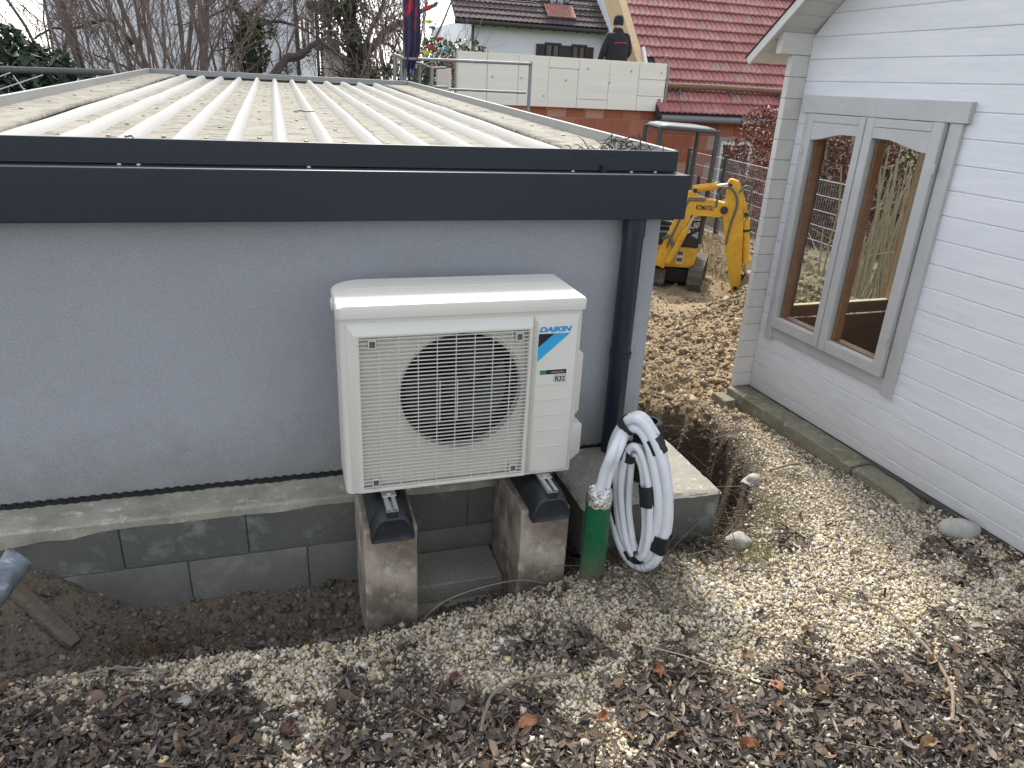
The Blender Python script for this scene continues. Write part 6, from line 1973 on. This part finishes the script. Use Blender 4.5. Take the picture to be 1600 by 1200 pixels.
sc_ = thing('scaffold_railing', (2.7, 11.4, -2.6), 'grey steel scaffold railing standing in front of the white insulation boards', 'scaffold')
SY = 11.4
for pts, r_, nm in (([(1.79, SY, 0.285), (2.6, SY, 0.296), (3.76, SY, 0.312)], 0.022, 'rail'), ([(2.49, SY, -0.098), (3.70, SY, -0.098)], 0.018, 'rail'), ([(3.765, SY + 0.03, -2.6), (3.765, SY + 0.03, 0.345)], 0.028, 'post'),
                    ([(1.70, SY + 0.1, -2.6), (1.70, SY + 0.1, 0.34)], 0.026, 'post'), ([(1.79, SY + 0.03, -2.6), (1.79, SY + 0.03, 0.31)], 0.026, 'post'), ([(1.70, SY + 0.1, 0.33), (1.79, SY + 0.05, 0.30)], 0.022, 'rail'), ([(1.905, SY + 0.4, -2.6), (1.905, SY + 0.4, 0.22)], 0.022, 'post'),
                    ([(2.09, SY + 0.2, -2.6), (2.09, SY + 0.2, 0.235)], 0.020, 'post'), ([(2.27, SY + 0.2, -2.6), (2.27, SY + 0.2, 0.19)], 0.030, 'post'), ([(1.93, SY + 0.2, 0.25), (2.10, SY + 0.2, 0.235), (2.27, SY + 0.2, 0.18), (2.52, SY + 0.4, 0.20)], 0.018, 'rail'), ([(2.27, SY + 0.2, -0.075), (2.55, SY + 0.4, -0.075)], 0.02, 'rail')):
    MB().tube(pts, r_, 10).build(nm, M_galv, sc_, smooth=True)

aw = thing('awning_frame', (-2.6, 10.2, -2.6), 'dark tube frame with white guy ropes in front of the evergreen hedge', 'frame')
MB().tube([(-4.6, 10.2, -0.13), (-3.0, 10.2, -0.105), (-1.80, 10.2, -0.080)], 0.036, 12).build('tube', mat('dark_tube', (0.075, 0.085, 0.082), 0.55, fine=(8, 0.2)), aw, smooth=True)
MB().tube([(-1.85, 10.2, -2.6), (-1.85, 10.2, -0.11)], 0.03, 10).build('post', M_gutter, aw)
MB().tube([(-4.5, 10.2, -2.6), (-4.5, 10.2, -0.16)], 0.03, 10).build('post', M_gutter, aw)
for a, b in (((-3.9, -0.66), (-2.52, -0.14)), ((-3.6, -0.45), (-2.84, -0.13)), ((-2.82, -0.16), (-2.64, -0.48)), ((-2.16, -0.16), (-2.30, -0.36))):
    MB().tube([(a[0], 10.16, a[1]), (b[0], 10.16, b[1])], 0.006, 6).build('guy_rope', M_wframe, aw)

# twigs and leaves lodged in the front corner of the garage roof
tp = MB()
rs = np.random.default_rng(9)
for i in range(130):
    x = 1.12 + rs.beta(2.4, 1.6) * 0.44
    y = rs.uniform(2.83, 3.15)
    b = Vector((x, y, zroof(y) - 0.045 + abs(rs.normal(0, 0.012))))
    d = Vector((rs.normal(0, 1), rs.normal(0, 1), rs.normal(0.15, 0.5))).normalized() * rs.uniform(0.02, 0.085)
    b.z += 0.055 * math.exp(-((x - 1.45) / 0.07) ** 2) * rs.uniform(0.2, 1)
    tp.tube([b, b + d * 0.5 + Vector((0, 0, 0.008)), b + d], [0.0022, 0.002, 0.001], 4, caps=False)
o = tp.build('roof_debris', mat('dark_debris', (0.035, 0.03, 0.026), 0.9), None)
tag(o, 'dark pile of twigs and needles in the front corner of the garage roof', 'debris', kind='stuff')
for i, (x, y, lab) in enumerate(((-0.52, 3.15, 'forked dark twig on the left part of the ribbed roof'), (0.10, 4.7, 'long thin twig lying across a rib in the middle of the roof'), (0.28, 2.96, 'dark twig scrap at the front edge of the roof near the middle'), (-0.72, 2.98, 'dark twig scrap at the front edge of the roof further left'))):
    a = rs.uniform(0, 3)
    zz_ = zroof(y) + PAN + 0.045
    lk = 1.8 if i == 1 else 1.0
    stick_o = MB().tube([(x, y, zz_), (x + 0.03 * lk * math.cos(a), y + 0.03 * math.sin(a), zz_ + 0.006), (x + 0.06 * lk * math.cos(a + 0.3), y + 0.05 * math.sin(a), zz_), (x + 0.09 * lk * math.cos(a + 0.1), y + 0.07 * math.sin(a), zz_ + 0.004)], [0.003, 0.0035, 0.003, 0.002], 6).build('roof_twig', mat('dark_twig', (0.05, 0.04, 0.032), 0.9), None)
    tag(stick_o, lab, 'twig', 'twigs lying on the ribbed roof')
